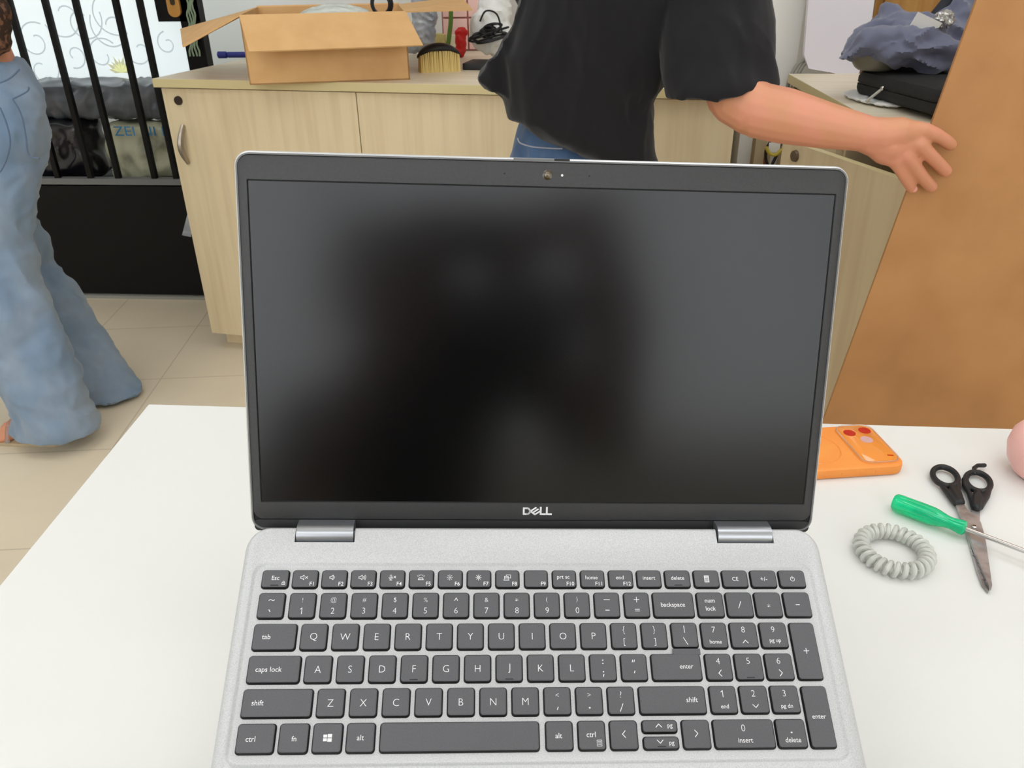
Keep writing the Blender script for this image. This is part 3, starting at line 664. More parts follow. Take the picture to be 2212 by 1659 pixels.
# pink round item at the right edge
pp = at_z(2245, 1030, TZ)
pk = thing('pink_makeup_ball', 'pink rounded plastic container at the right edge of the table', 'container', (pp.x, pp.y, TZ))
lathe('container_body', [(.001, 0), (.018, 0.0), (.026, .006), (.033, .018), (.036, .032), (.034, .045), (.027, .056), (.016, .063), (.001, .066)], 'pink', pk, n=40)

# ================================================================ LEFT CABINET
TOP = 0.882
cA = at_z(346, 187, TOP); cB = at_z(1080, 203, TOP); dA = (cB - cA); dA.z = 0; dA.normalize(); nA = Vector((-dA.y, dA.x, 0))
rzA = math.atan2(dA.y, dA.x)
end = at_pl(1585, 300, cA, nA); WL = (Vector((end.x, end.y, 0)) - Vector((cA.x, cA.y, 0))).length; DP = 0.86
cb = thing('cabinet', 'long pale wood cabinet behind the laptop with cardboard box on top', 'cabinet', (cA.x, cA.y, 0), rzA)
box('carcass', (WL / 2, DP / 2 + .02, .05 + (TOP - .05) / 2), (WL - .004, DP - .02, TOP - .05 - .002), 'cab', cb, bev=.001)
bm = bmesh.new(); add_box(bm, (WL / 2, DP / 2 - .004, TOP + .0125), (WL + .02, DP + .03, .025), bev=.002)
for f in bm.faces: f.material_index = 0 if abs(f.normal.z) > .5 else 1
link('countertop', me_from(bm), parent=cb, mats=['cab_top', 'cab_edge'], smooth=False)
box('plinth', (WL / 2, DP / 2 + .03, .03), (WL - .03, DP - .06, .06), 'cab', cb)
seam = at_pl(768, 195, cA, nA); ws = (Vector((seam.x, seam.y, 0)) - Vector((cA.x, cA.y, 0))).length
def cabx(px, py): p = at_pl(px, py, cA, nA); v = p - Vector((cA.x, cA.y, 0)); return v.dot(dA), p.z
doors = [(0.002, ws - .0015), (ws + .0015, ws * 2), (ws * 2 + .003, WL - .002)]
for i, (a, b) in enumerate(doors):
    if b - a < .05: continue
    d = box('door', ((a + b) / 2, .009, .06 + (TOP - .063) / 2), (b - a, .018, TOP - .066), 'cab', cb, bev=.0012)
    if i == 0:
        lx, lz = cabx(386, 217)
        bm = bmesh.new(); bmesh.ops.create_cone(bm, cap_ends=True, segments=24, radius1=.0135, radius2=.0125, depth=.006, matrix=Matrix.Translation((lx, -.003, lz)) @ Matrix.Rotation(pi / 2, 4, 'X'))
        link('lock', me_from(bm), mat('dark bronze lock', (66, 54, 44), .4, .4), d)
        x_a, z_a = cabx(397, 270); x_b, z_b = cabx(408, 352); pts = []
        for k in range(13):
            t = k / 12; pts.append((x_a + (x_b - x_a) * t, -.004 - .026 * sin(pi * t), z_a + (z_b - z_a) * t))
        tube('door_handle', pts, [.006 + .004 * sin(pi * k / 12) for k in range(13)], 'handle', d)
CT = TOP + .025
# cardboard box on the cabinet
b0 = at_z(540, 184, CT); b1 = at_z(886, 172, CT)
dx_ = (b1 - b0); wB = dx_.length; dx_.normalize(); rb_ = math.atan2(dx_.y, dx_.x)
bx = thing('cardboard_box', 'open brown cardboard box with flaps out on the cabinet', 'cardboard box', (b0.x, b0.y, CT), rb_)
nB_ = Vector((-dx_.y, dx_.x, 0)); hB = at_pl(518, 32, b0, nB_).z - CT; th = .004
b_ = at_z(495, 2, CT + hB) - at_z(518, 32, CT + hB); dB = abs(b_.dot(nB_))
dB = min(max(dB, .25), .42); print('box', hB, dB)
def wallp(name, c, s, m='card'): return box(name, c, s, m, bx)
bm = bmesh.new()
add_box(bm, (wB / 2, dB / 2, th / 2), (wB, dB, th)); add_box(bm, (wB / 2, th / 2, hB / 2), (wB, th, hB)); add_box(bm, (wB / 2, dB - th / 2, hB / 2), (wB, th, hB))
add_box(bm, (th / 2, dB / 2, hB / 2), (th, dB, hB)); add_box(bm, (wB - th / 2, dB / 2, hB / 2), (th, dB, hB)); link('box_body', me_from(bm), 'card', bx)
def flap(pts, name='flap'):
    P = [Vector(p) for p in pts]; n = (P[1] - P[0]).cross(P[2] - P[0]).normalized() * th
    bm = bmesh.new(); prism(bm, P, n); fixn(bm); link(name, me_from(bm), 'card', bx, smooth=False)
inv = bx.matrix_basis.inverted() if False else (Matrix.Translation(b0) @ Matrix.Rotation(rb_, 4, 'Z')).inverted()
def bl(p): return inv @ p
# front flap slopes down to the front
fl1 = at_pl(538, 111, b0 - nB_ * .11, nB_); fl2 = at_pl(914, 97, b0 - nB_ * .11, nB_)
flap([(0, 0, hB), (wB, 0, hB), bl(fl2), bl(fl1)])
fb1 = bl(at_pl(392, 60, b0 + nA * .02, nA)); fb2 = bl(at_pl(398, 100, b0 - nA * .05, nA))
flap([(0, dB, hB), (0, 0.01, hB), bl(at_y(394, 100, b0.y + .02)), bl(at_y(389, 62, b0.y + dB))])
flap([(wB, 0.0, hB), (wB, dB, hB), (wB + .20, dB - .02, hB + .02), (wB + .20, .10, hB - .004)])
flap([(0, dB, hB), (wB, dB, hB), (wB - .01, dB + .13, hB - .06), (.01, dB + .13, hB - .06)])
# things in the box
tr = thing('wrapped_roll', 'clear film wrapped roll lying inside the cardboard box', 'roll', b0 + Matrix.Rotation(rb_, 3, 'Z') @ Vector((wB * .56, dB * .45, 0)))
ell = [((0, 0, hB - .055), (.14, .10, .07)), ((0, 0, .09), (.13, .09, .085))]
blob('wrapped_film', 'wrap', tr, ells=ell, voxel=.008, smooth=3, fold=ridged(30, .004, (1, 3, 3)))
bcab = b0 + Matrix.Rotation(rb_, 3, 'Z') @ Vector((wB * .86, dB * .40, hB - .01))
bm = bmesh.new()
for k in range(3): tube_bm(bm, [bcab + Vector(((.024 + .004 * k) * cos(t), .006 * k, .022 + (.026 + .003 * k) * sin(t))) for t in [2 * pi * i / 24 for i in range(24)]], .0032, 6, True)
fixn(bm); tag(link('coiled_cable', me_from(bm), 'black_plastic'), 'small coiled black cable on top of the wrapped roll', 'cable')
# blue marker left of the box
p = at_z(497, 121, CT + .008)
mk = thing('blue_marker', 'dark blue pen lying on the cabinet left of the cardboard box', 'marker', (p.x, p.y, CT + .012))
for nm, x0_, x1_, r_ in (('barrel', -.01, .10, .010), ('cap', -.045, -.01, .0118)):
    bm = bmesh.new(); tube_bm(bm, [(x0_, 0, 0), (x0_ + .003, 0, 0), (x1_ - .003, 0, 0), (x1_, 0, 0)], [r_ * .7, r_, r_, r_ * .7], 12); fixn(bm); link(nm, me_from(bm), 'blue', mk)
# scrubbing brush
ba = at_z(905, 156, CT); bb = at_z(994, 152, CT); bd = (bb - ba); bL = bd.length; bd.normalize()
br_ = thing('scrubbing_brush', 'scrubbing brush with black back and cream bristles on the cabinet', 'brush', (ba + bb) / 2, math.atan2(bd.y, bd.x))
bm = bmesh.new(); random.seed(3)
for i in range(22):
    for j in range(8):
        u = -.5 + (i + .5) / 22; w_ = -.5 + (j + .5) / 8
        x = u * bL * .94; y = w_ * .055; zt = .044 + .020 * cos(u * pi * .9)
        bmesh.ops.create_cone(bm, cap_ends=True, segments=5, radius1=.0048, radius2=.0022, depth=zt, matrix=Matrix.Translation((x + random.uniform(-.001, .001), y, zt / 2)))
o_ = link('bristles', me_from(bm), 'bristle', br_, smooth=False); o_['kind'] = 'stuff'
loops = []
for i in range(15):
    u = -1 + 2 * i / 14; x = u * bL * .52; zc = .034 + .034 * math.sqrt(max(0, 1 - u * u * .92)); ry = .032 * math.sqrt(max(.04, 1 - u * u)); rz_ = .014 * math.sqrt(max(.1, 1 - u * u))
    loops.append([Vector((x, ry * cos(a), zc + rz_ * sin(a))) for a in [2 * pi * k / 16 for k in range(16)]])
bm = bmesh.new(); loft(bm, loops); fixn(bm); link('brush_back', me_from(bm), 'black_plastic', br_)
# objects further along the top
def top_box(name, label, cat, px0, px1, py, h, d, m, rz=None, bev=.004, z=CT):
    a = at_z(px0, py, z); b = at_z(px1, py, z); c = (a + b) / 2; w_ = (b - a).length
    bm = bmesh.new(); add_box(bm, (0, d / 2, h / 2), (w_, d, h), 0, bev); o = link(name, me_from(bm), m); o.location = (c.x, c.y, z); o.rotation_euler = (0, 0, rzA if rz is None else rz)
    return tag(o, label, cat)
top_box('sponge', 'yellow sponge block behind the scrubbing brush', 'sponge', 930, 962, 112, .06, .06, 'sponge')
top_box('soap_block', 'cream soap block beside the yellow sponge', 'soap', 964, 986, 116, .062, .04, 'cream')
a_ = at_z(985, 118, CT)
blob_o = link('red_packet', blob_me(ells=[((0, 0, .05), (.02, .015, .05)), ((.004, 0, .08), (.024, .012, .02)), ((-.002, 0, .02), (.018, .016, .02))], voxel=.004, smooth=2, fold=ridged(60, .003)), 'red'); blob_o.location = (at_z(995, 126, CT).x, at_z(995, 126, CT).y + .02, CT); tag(blob_o, 'crumpled red packet leaning on the white bag', 'packet')
bm = bmesh.new(); tube_bm(bm, smooth_path([at_y(968, 95, 3.05), at_y(974, 40, 3.05), at_y(972, -30, 3.05)], 6), [.008] * 12 + [.006], 8); fixn(bm)
tag(link('green_strap', me_from(bm), 'greenstem'), 'green strap hanging down in front of the pink drawers', 'strap')
# pink drawer unit against the wall
pk_y = 3.22
pd = thing('pink_drawer_unit', 'pale pink plastic drawer unit standing at the back of the cabinet top', 'drawer unit', (0, pk_y, 0))
xa = at_y(955, 60, pk_y).x; xb = at_y(1088, 60, pk_y).x
box('unit_body', ((xa + xb) / 2, .10, CT + .30), (xb - xa, .2, .6), 'pinkline', pd, bev=.003)
cols = [xa + .004, at_y(1012, 60, pk_y).x, xb - .004]
zr = [CT + .004, at_y(1000, 38, pk_y).z, at_y(1000, 38, pk_y).z + .13, CT + .47, CT + .596]
for i in range(2):
    for j in range(4): box('drawer', ((cols[i] + cols[i + 1]) / 2, -.006, (zr[j] + zr[j + 1]) / 2), (cols[i + 1] - cols[i] - .006, .014, zr[j + 1] - zr[j] - .006), 'pinkbox', pd, bev=.002)
a_ = at_z(905, 128, CT)
o_ = link('grey_plastic_bag', blob_me(ells=[((.02, .0, .06), (.045, .03, .07)), ((.03, 0, .15), (.05, .03, .09)), ((-.02, 0, .03), (.04, .03, .04)), ((.035, 0, .22), (.04, .025, .04))], voxel=.005, smooth=2, fold=ridged(35, .006)), 'smoke'); o_.location = (a_.x - .02, a_.y + .12, CT + .016); tag(o_, 'clear grey plastic bag standing between cardboard box and pink drawers', 'bag')
a_ = at_z(1030, 140, CT)
o_ = link('white_plastic_bag', blob_me(ells=[((.0, .0, .05), (.075, .05, .05)), ((.01, 0.01, .12), (.055, .04, .07)), ((.03, .02, .20), (.04, .03, .06)), ((-.03, -.02, .08), (.04, .03, .04)), ((.012, .02, .23), (.02, .02, .04))], voxel=.005, smooth=2, fold=ridged(28, .007)), 'white_plastic'); o_.scale = (1.0, 1.1, 1.15); o_.location = (a_.x + .045, a_.y + .07, CT + .022); tag(o_, 'crumpled white plastic bag beside the person in black', 'bag')
bagp = Vector((a_.x + .035, a_.y + .0, CT + .10))
bm = bmesh.new(); random.seed(5)
for k in range(9):
    c_ = bagp + Vector((random.uniform(-.015, .025), 0.0, random.uniform(-.025, .012)))
    tube_bm(bm, [c_ + Vector((.022 * cos(t) * (1 + .3 * k % 2), -.008 + .006 * sin(3 * t + k), .014 * sin(t + .4 * k))) for t in [2 * pi * i / 20 for i in range(20)]], .0034, 6, True)
tube_bm(bm, smooth_path([bagp + Vector((-.02, -.005, .03)), bagp + Vector((.0, -.01, .06)), bagp + Vector((.035, -.01, .05)), bagp + Vector((.05, -.01, .0))], 5), .003, 6)
fixn(bm); tag(link('black_cable_bundle', me_from(bm), 'black_plastic'), 'tangled black cable resting on the white plastic bag', 'cable')
a_ = at_z(1030, 154, CT)
o_ = top_box('black_tray', 'flat black tray underneath the white plastic bag', 'tray', 998, 1075, 152, .020, .12, 'black_plastic')
# black pillar with wooden pull, cords
by = 3.18
dp = thing('black_lock_panel', 'black door panel edge with amber wooden pull beside the gate', 'door panel', (0, by, 0))
xa, xb = at_y(341, 20, by).x, at_y(432, 20, by).x; zt = at_y(380, 46, by).z
box('upper_panel', ((xa + xb) / 2, 0, (zt + 2.5) / 2), (xb - xa, .03, 2.5 - zt), 'black_metal', dp)
xa2 = at_y(404, 100, by).x; xb2 = at_y(446, 100, by).x
box('door_edge', ((xa2 + xb2) / 2, .01, 1.3), (xb2 - xa2, .05, 2.4), 'black_metal', dp)
pc_ = at_y(375, 8, by - .02); bm = bmesh.new(); loft(bm, [rrect(pc_.x - .024, pc_.x + .024, pc_.z - .045, pc_.z + .07, .022, 0, 8), rrect(pc_.x - .024, pc_.x + .024, pc_.z - .045, pc_.z + .07, .022, .012, 8)])
for v in bm.verts: v.co = Vector((v.co.x, -.015 - v.co.z, v.co.y))
fixn(bm); link('wooden_pull', me_from(bm), 'orange_wood', dp)
bm = bmesh.new(); loft(bm, [rrect(pc_.x - .009, pc_.x + .009, pc_.z - .005, pc_.z + .055, .008, 0, 6), rrect(pc_.x - .009, pc_.x + .009, pc_.z - .005, pc_.z + .055, .008, .002, 6)])
for v in bm.verts: v.co = Vector((v.co.x, -.027 - v.co.z, v.co.y))
fixn(bm); link('pull_slot', me_from(bm), M['lens_ring'], dp)
bm = bmesh.new()
for k in range(4):
    q0 = at_y(404 + 4 * k, 0, by - .03); q1 = at_y(412 + 6 * k, 120, by - .03)
    tube_bm(bm, [q0.lerp(q1, t / 14) + Vector((.004 * sin(t * 1.3 + k), 0, .003 * sin(t * 2.1))) for t in range(15)], .0035, 5)
fixn(bm); tag(link('hanging_cords', me_from(bm), 'beads'), 'pale green cords hanging in front of the black door edge', 'cord')

# ================================================================ GATE
gy = 2.94
gt = thing('security_gate', 'black metal gate with vertical bars above a solid panel', 'gate', (0, gy, 0))
zp = at_y(200, 393, gy).z; xr_ = -1.22
box('solid_panel', ((-3.45 + xr_) / 2, 0, .012 + (zp - .02) / 2), (xr_ + 3.45, .02, zp - .03), 'black_metal', gt)
box('top_rail', ((-3.45 + xr_) / 2, 0, zp + .005), (xr_ + 3.45, .035, .022), M['lip'], gt)
box('bottom_track', ((-3.45 + xr_) / 2, 0, .006), (xr_ + 3.45, .05, .012), 'grey_pipe', gt)
barx = [at_y(x, y, gy).x for x, y in ((103, 300), (175, 300), (236, 300), (316, 300))] + [at_y(322, 100, gy).x]
barx += [barx[0] - .14 * k for k in range(1, 10)]
for x in barx:
    bm = bmesh.new(); add_box(bm, (x, 0, (zp + 2.3) / 2), (.020, .020, 2.3 - zp), 0, .003); link('bar', me_from(bm), 'black_metal', gt)
box('upper_rail', ((-3.45 + xr_) / 2, 0, 2.31), (xr_ + 3.45, .035, .03), 'black_metal', gt)
# bags behind the gate
def behind(name, label, px0, px1, py0, py1, y, m, d=.09, fold=None, vox=.012):
    a = at_y(px0, py0, y); b = at_y(px1, py1, y); c = (a + b) / 2; sx = abs(b.x - a.x) / 2; sz = abs(a.z - b.z) / 2
    bm = bmesh.new(); add_box(bm, (0, 0, 0), (2 * sx, 2 * d, 2 * sz), 0, min(sx, sz, d) * .5); me = me_from(bm)
    me = bake(me, [('REMESH', dict(mode='VOXEL', voxel_size=vox, use_smooth_shade=True)), ('SMOOTH', dict(factor=.5, iterations=4))])
    no = [v.normal.copy() for v in me.vertices]
    fo = fold or ridged(12, .012)
    for v, n in zip(me.vertices, no): v.co += n * fo(v.co)
    o = link(name, me, m); o.location = c; return tag(o, label, 'bag'), c, sx, sz
o1, c_, sx, sz = behind('wrapped_bundle', 'long grey bundle in plastic film behind the gate bars, above the black bag', -40, 405, 174, 250, 3.13, 'darkwrap', .10)
o2, c_, sx, sz = behind('black_printed_bag', 'shiny black printed bag behind the gate bars, under the grey bundle', 20, 232, 262, 388, 3.08, 'blackbag', .09)
o3, c3_, sx3, sz3 = behind('pale_sack', 'pale sack with blue printing behind the gate, next to the cabinet', 236, 420, 268, 388, 3.09, 'palesack', .09)
tm = text_me('ZEI NI IN', .034)
xs = [v.co.x for v in tm.vertices]; tm.transform(Matrix.Translation((-(min(xs) + max(xs)) / 2, 0, 0))); tm.transform(Matrix.Rotation(pi / 2, 4, 'X'))
pt = at_y(318, 306, 2.985); to = link('blue_print', tm, 'bluetext', o3, smooth=False); to.location = Vector((pt.x, 2.985, pt.z)) - o3.location; to.scale = (1.25, 1, 1)
# shelf that carries them
box_s = box('ledge', (-2.5, 3.10, zp - .05), (1.9, .26, .06), 'black_metal'); tag(box_s, 'low dark ledge behind the gate carrying the wrapped bags', 'ledge')
lgz = zp - .02
for o_ in (o2, o3):
    zmin = min(v.co.z for v in o_.data.vertices) + o_.location.z; o_.location.z += (lgz - zmin)
bm = bmesh.new(); pts = [at_y(405, 462, 2.9), at_y(393, 508, 2.9), at_y(412, 512, 2.9), at_y(420, 470, 2.9)]
prism(bm, pts, (0, .004, 0)); fixn(bm); tag(link('clear_film_scrap', me_from(bm), 'smoke'), 'scrap of grey plastic film hanging beside the cabinet at the gate panel', 'film scrap')

# ================================================================ RIGHT SIDE
rc_ = thing('corner_cabinet', 'pale wood side cabinet with black laptop case on top and open door', 'cabinet')
fx_, fy0, fy1 = .655, 1.46, 2.60; bx1 = 1.25; RT = 0.872
bm = bmesh.new(); add_box(bm, ((fx_ + bx1) / 2 - .008, (fy0 + fy1) / 2, RT + .0125), (bx1 - fx_ + .02, fy1 - fy0, .025), bev=.002)
for f in bm.faces: f.material_index = 0 if abs(f.normal.z) > .5 else 1
link('countertop', me_from(bm), parent=rc_, mats=['cab_top', 'cab_edge'], smooth=False)
bm = bmesh.new()
add_box(bm, (bx1 - .01, (fy0 + fy1) / 2, RT / 2), (.018, fy1 - fy0, RT)); add_box(bm, ((fx_ + bx1) / 2, fy0 + .01, RT / 2), (bx1 - fx_, .018, RT)); add_box(bm, ((fx_ + bx1) / 2, fy1 - .01, RT / 2), (bx1 - fx_, .018, RT))
add_box(bm, ((fx_ + bx1) / 2, (fy0 + fy1) / 2, .06), (bx1 - fx_, fy1 - fy0 - .04, .018)); add_box(bm, ((fx_ + bx1) / 2, 2.02, RT / 2), (bx1 - fx_, .018, RT - .02)); link('carcass', me_from(bm), 'cab', rc_)
box('shelf', ((fx_ + bx1) / 2, 1.74, .62), (bx1 - fx_ - .03, .53, .018), 'cab_in', rc_)
box('fixed_door', (fx_ - .009, 2.31, .46), (.018, .56, .80), 'cab', rc_, bev=.001)
DZ = .835
da = at_z(1700, 300, DZ); db = at_z(1950, 385, DZ); dd = (db - da); dd.z = 0; dn_ = dd.normalized(); Ld = .50
db = da + dn_ * Ld
ctr_ = (da + db) / 2
dr_ = thing('tmp', 'x', 'x'); bpy.data.objects.remove(dr_)
bm = bmesh.new(); add_box(bm, (0, 0, 0), (Ld, .018, DZ - .10), 0, .001)
for f in bm.faces: f.material_index = 1 if f.normal.z > .5 else 0
door = link('door', me_from(bm), parent=rc_, mats=['cab', 'cab_edge'], smooth=False); door.location = (ctr_.x, ctr_.y, .10 + (DZ - .10) / 2); door.rotation_euler = (0, 0, math.atan2(dn_.y, dn_.x))
nD = Vector((dn_.y, -dn_.x, 0)); lp = at_pl(1716, 337, da + nD * .009, nD)
if nD.dot(CAM - ctr_) < 0: nD = -nD
bm = bmesh.new(); bmesh.ops.create_cone(bm, cap_ends=True, segments=24, radius1=.0135, radius2=.012, depth=.006, matrix=nD.to_track_quat('Z', 'Y').to_matrix().to_4x4())
lk = link('lock', me_from(bm), mat('bronze lock', (104, 88, 70), .4, .4), door)
bpy.context.view_layer.update()
lk.matrix_parent_inverse = Matrix.Identity(4); lk.matrix_basis = (Matrix.Translation(door.location) @ Matrix.Rotation(door.rotation_euler.z, 4, 'Z')).inverted() @ Matrix.Translation(at_pl(1716, 337, ctr_ + nD * .012, nD))
# white lilac board and wooden wardrobe
YB = 2.60
bo = [(1760, -160), (1737, 118), (1747, 148), (1838, 165), (1856, 158), (1880, 70), (1897, -60), (1912, -160)]
bm = bmesh.new(); prism(bm, [at_y(x, y, YB) for x, y in bo], (0, .02, 0)); fixn(bm)
tag(link('lilac_white_board', me_from(bm), 'board'), 'lilac white board leaning upright behind the grey jacket', 'board')
xa = at_y(1885, 40, 2.72).x
wdb = thing('wooden_wardrobe', 'honey brown wooden wardrobe behind the grey jacket', 'wardrobe', (0, 2.70, 0))
box('wardrobe_body', (xa + .45, .2, .96), (.9, .36, 1.9), 'wood', wdb)
for k in range(2): box('wardrobe_door', (xa + .02 + .22 + .45 * k, .012, .98), (.438, .02, 1.8), 'wood', wdb, bev=.002)
# corner cable, wall conduits
bm = bmesh.new()
for dx in (0, 14): tube_bm(bm, smooth_path([at_y(1738 + dx, 128, 2.62), at_y(1722 + dx, 140, 2.62), at_y(1706 + dx, 170, 2.62), at_y(1699 + dx * .6, 200, 2.62)], 6), .006, 8)
fixn(bm); tag(link('grey_wall_cables', me_from(bm), 'grey_pipe'), 'pair of grey cables curving down the wall corner beside the lilac board', 'cable')
bxg = at_y(1662, 330, 2.5)
tag(box('beige_cable_box', (bxg.x - .012, 2.56, bxg.z - .12), (.05, .05, .34), 'beige', bev=.004), 'beige cable duct between the white pillar and the open cabinet door', 'cable duct')
bm = bmesh.new()
for pts in ([(1668, 300), (1655, 325), (1656, 350), (1668, 372)], [(1688, 302), (1680, 330), (1668, 356), (1664, 380)]): tube_bm(bm, smooth_path([at_y(x, y, 2.45) for x, y in pts], 6), .0045, 7)
fixn(bm); tag(link('black_wall_cables', me_from(bm), 'black_plastic'), 'two black cables hanging beside the open cabinet door', 'cable')
bm = bmesh.new()
for pts in ([(1655, 318), (1663, 332), (1676, 334), (1690, 322)],): tube_bm(bm, smooth_path([at_y(x, y, 2.44) for x, y in pts], 6), .005, 7)
fixn(bm); tag(link('yellow_cable', me_from(bm), 'yellow'), 'yellow cable loop beside the open cabinet door', 'cable')
bm = bmesh.new(); tube_bm(bm, smooth_path([at_y(x, y, 2.47) for x, y in ((1660, 318), (1652, 345), (1650, 380))], 6), .004, 7); fixn(bm); tag(link('rust_cable', me_from(bm), 'brownred'), 'rust coloured cable hanging along the beige cable duct', 'cable')
o_ = box('white_adapter', (at_y(1672, 318, 2.45).x, 2.46, at_y(1672, 318, 2.45).z), (.035, .03, .03), 'white_plastic', bev=.004); tag(o_, 'white power adapter among the cables beside the cabinet door', 'adapter')
a_ = at_y(1867, 345, 1.75)
lathe_o = lathe('green_bottle', [(.001, 0), (.02, 0), (.022, .01), (.022, .11), (.012, .135), (.010, .16), (.001, .162)], mat('green glass', (60, 110, 70), .2), None); lathe_o.location = (a_.x + .03, 1.72, .629); tag(lathe_o, 'small green bottle on the shelf inside the open cabinet', 'bottle')
# laptop case
CT2 = RT + .025
l0 = at_z(1834, 212, CT2); l1 = at_z(2003, 263, CT2); ld = (l1 - l0); ld.z = 0; ld.normalize(); lnn = Vector((-ld.y, ld.x, 0))
if lnn.x < 0: lnn = -lnn
wdt, dpt, hc_ = .36, .27, .055
cs = thing('laptop_case', 'black zipped laptop case under the grey jacket', 'laptop case')
Rm = Matrix(((ld.x, lnn.x, 0, l0.x), (ld.y, lnn.y, 0, l0.y), (0, 0, 1, CT2 + .012), (0, 0, 0, 1)))
if Rm.to_3x3().determinant() < 0: Rm = Matrix(((ld.x, lnn.x, 0, l0.x), (ld.y, lnn.y, 0, l0.y), (0, 0, 1, CT2 + .012), (0, 0, 0, 1)))
bm = bmesh.new()
def q2(d, z, r=.035): return [Rm @ p for p in rrect(d, wdt - d, d, dpt - d, max(r - d, .004), z, 8)]
loft(bm, [q2(.014, 0), q2(.004, .006), q2(0, .016), q2(0, .026)], cap1=False); loft(bm, [q2(0, .030), q2(0, .042), q2(.006, .052), q2(.02, .056), q2(.08, .058)], cap0=False); fixn(bm)
link('case_shell', me_from(bm), 'bag', cs)
bm = bmesh.new(); loft(bm, [q2(.003, .026), q2(.003, .030)], False, False); fixn(bm); link('zipper', me_from(bm), mat('zipper black', (12, 12, 13), .4), cs)
za = at_y(1890, 198, l0.y - .05)
zp_a = Rm @ Vector((.145, -.004, .030)); zp_b = Rm @ Vector((.115, -.02, -.002))
bm = bmesh.new(); capsule(bm, zp_a, .005, zp_a + Vector((0, 0, .001)), .005); tube_bm(bm, [zp_a, zp_b], .0035, 8); fixn(bm); link('zipper_pull', me_from(bm), 'chrome', cs)
o_ = link('white_bag_under_case', blob_me(ells=[((0, 0, .006), (.12, .05, .007)), ((-.06, .03, .008), (.06, .06, .008))], voxel=.004, smooth=2, fold=ridged(40, .003)), 'white_plastic')
pm = at_z(1880, 222, CT2); o_.location = (pm.x + .01, pm.y + .01, CT2 + .002); o_.rotation_euler = (0, 0, math.atan2(ld.y, ld.x)); tag(o_, 'flattened white plastic bag peeking out under the laptop case', 'bag')
# bowl, jacket, tissue, foil
cz_ = CT2 + .070
def J(px, py, y): return at_y(px, py, y)
bw = J(1885, 148, 2.12)
lathe('bowl', [(.001, 0), (.05, 0), (.06, .006), (.082, .032), (.09, .050), (.086, .050), (.076, .034), (.055, .010), (.001, .008)], 'bowl', None, n=40).location = (at_y(1892, 140, 2.09).x, 2.09, CT2 + .070)
bpy.data.objects['bowl'].scale = (.8, .8, .95)
tag(bpy.data.objects['bowl'], 'grey bowl under the jacket on the laptop case', 'bowl')
jy = 2.10
def jc(pts): return [(*J(px, py, y), r) for px, py, y, r in pts]
ch = [jc([(1842, 114, 2.05, .024), (1885, 96, 2.04, .034), (1960, 100, 2.03, .045), (2020, 110, 2.02, .045), (2070, 122, 2.04, .035)]),
      jc([(1845, 115, 2.08, .022), (1880, 75, 2.12, .03), (1925, 70, 2.12, .04), (1990, 80, 2.1, .05), (2060, 85, 2.1, .05)]),
      jc([(1915, 68, 2.13, .028), (1912, 40, 2.16, .030), (1932, 36, 2.16, .026), (1950, 52, 2.12, .02)]),
      jc([(1950, 75, 2.08, .03), (2010, 78, 2.06, .035), (2050, 55, 2.1, .035), (2078, 15, 2.14, .032), (2080, -20, 2.16, .03)]),
      jc([(1960, 120, 2.03, .025), (2020, 130, 2.02, .03), (2075, 140, 2.04, .025)])]
jk = thing('grey_jacket', 'slate grey jacket heaped on top of the laptop case', 'jacket')
rf = ridged(11, .016, (1.0, 1, 1.8)); rf2 = ridged(26, .006, (1, 1, 1.5), 4)
blob('jacket_cloth', 'jacket', jk, chains=ch, voxel=.006, smooth=5, fold=lambda p: rf(p) + rf2(p))
blob('jacket_collar', 'jacket_in', jk, chains=[jc([(1945, 141, 2.08, .018), (1990, 143, 2.07, .02), (2050, 146, 2.07, .02)]), jc([(2005, 55, 2.13, .016), (2035, 25, 2.15, .02), (2060, -10, 2.17, .018)]), jc([(1945, 48, 2.17, .02), (1975, 46, 2.17, .02)])], voxel=.006, smooth=3)
bm = bmesh.new(); tri = [(1955, 76), (1985, 26), (2036, 50), (2028, 60), (2004, 64), (1985, 72)]
vt = [J(x, y, 2.045 - .0007 * (x - 1960)) for x, y in tri]; prism(bm, vt, (0, .006, 0)); fixn(bm)
me = me_from(bm); o_ = link('white_tissue', me, 'paper', smooth=False); tag(o_, 'folded white tissue sticking out of the grey jacket', 'tissue')
fc = J(2040, 42, 2.02); o_ = link('crumpled_foil', blob_me(ells=[((0, 0, 0), (.022, .018, .018))], voxel=.003, smooth=0, fold=ridged(90, .007)), 'foil'); o_.location = fc; tag(o_, 'crumpled silver foil ball on the grey jacket', 'foil ball')

# hardboard sheet
SY = 1.375
s0 = at_y(2110, 0, SY); s1 = at_y(1780, 905, SY); sd_ = (s0 - s1).normalized(); sr_ = Vector((sd_.z, 0, -sd_.x))
botz = 0.115; k_ = (botz - s1.z) / sd_.z; bL_ = s1 + sd_ * k_; hgt = 1.55; wd_ = .84
P4 = [bL_, bL_ + sr_ * wd_, bL_ + sr_ * wd_ + sd_ * hgt, bL_ + sd_ * hgt]
mn = min(p.z for p in P4)
for p in P4: p.z -= 0
bm = bmesh.new(); prism(bm, P4, (0, .006, 0)); fixn(bm)
tag(link('hardboard_sheet', me_from(bm), 'hardboard'), 'tall brown hardboard sheet the person in black pushes with a hand', 'sheet')

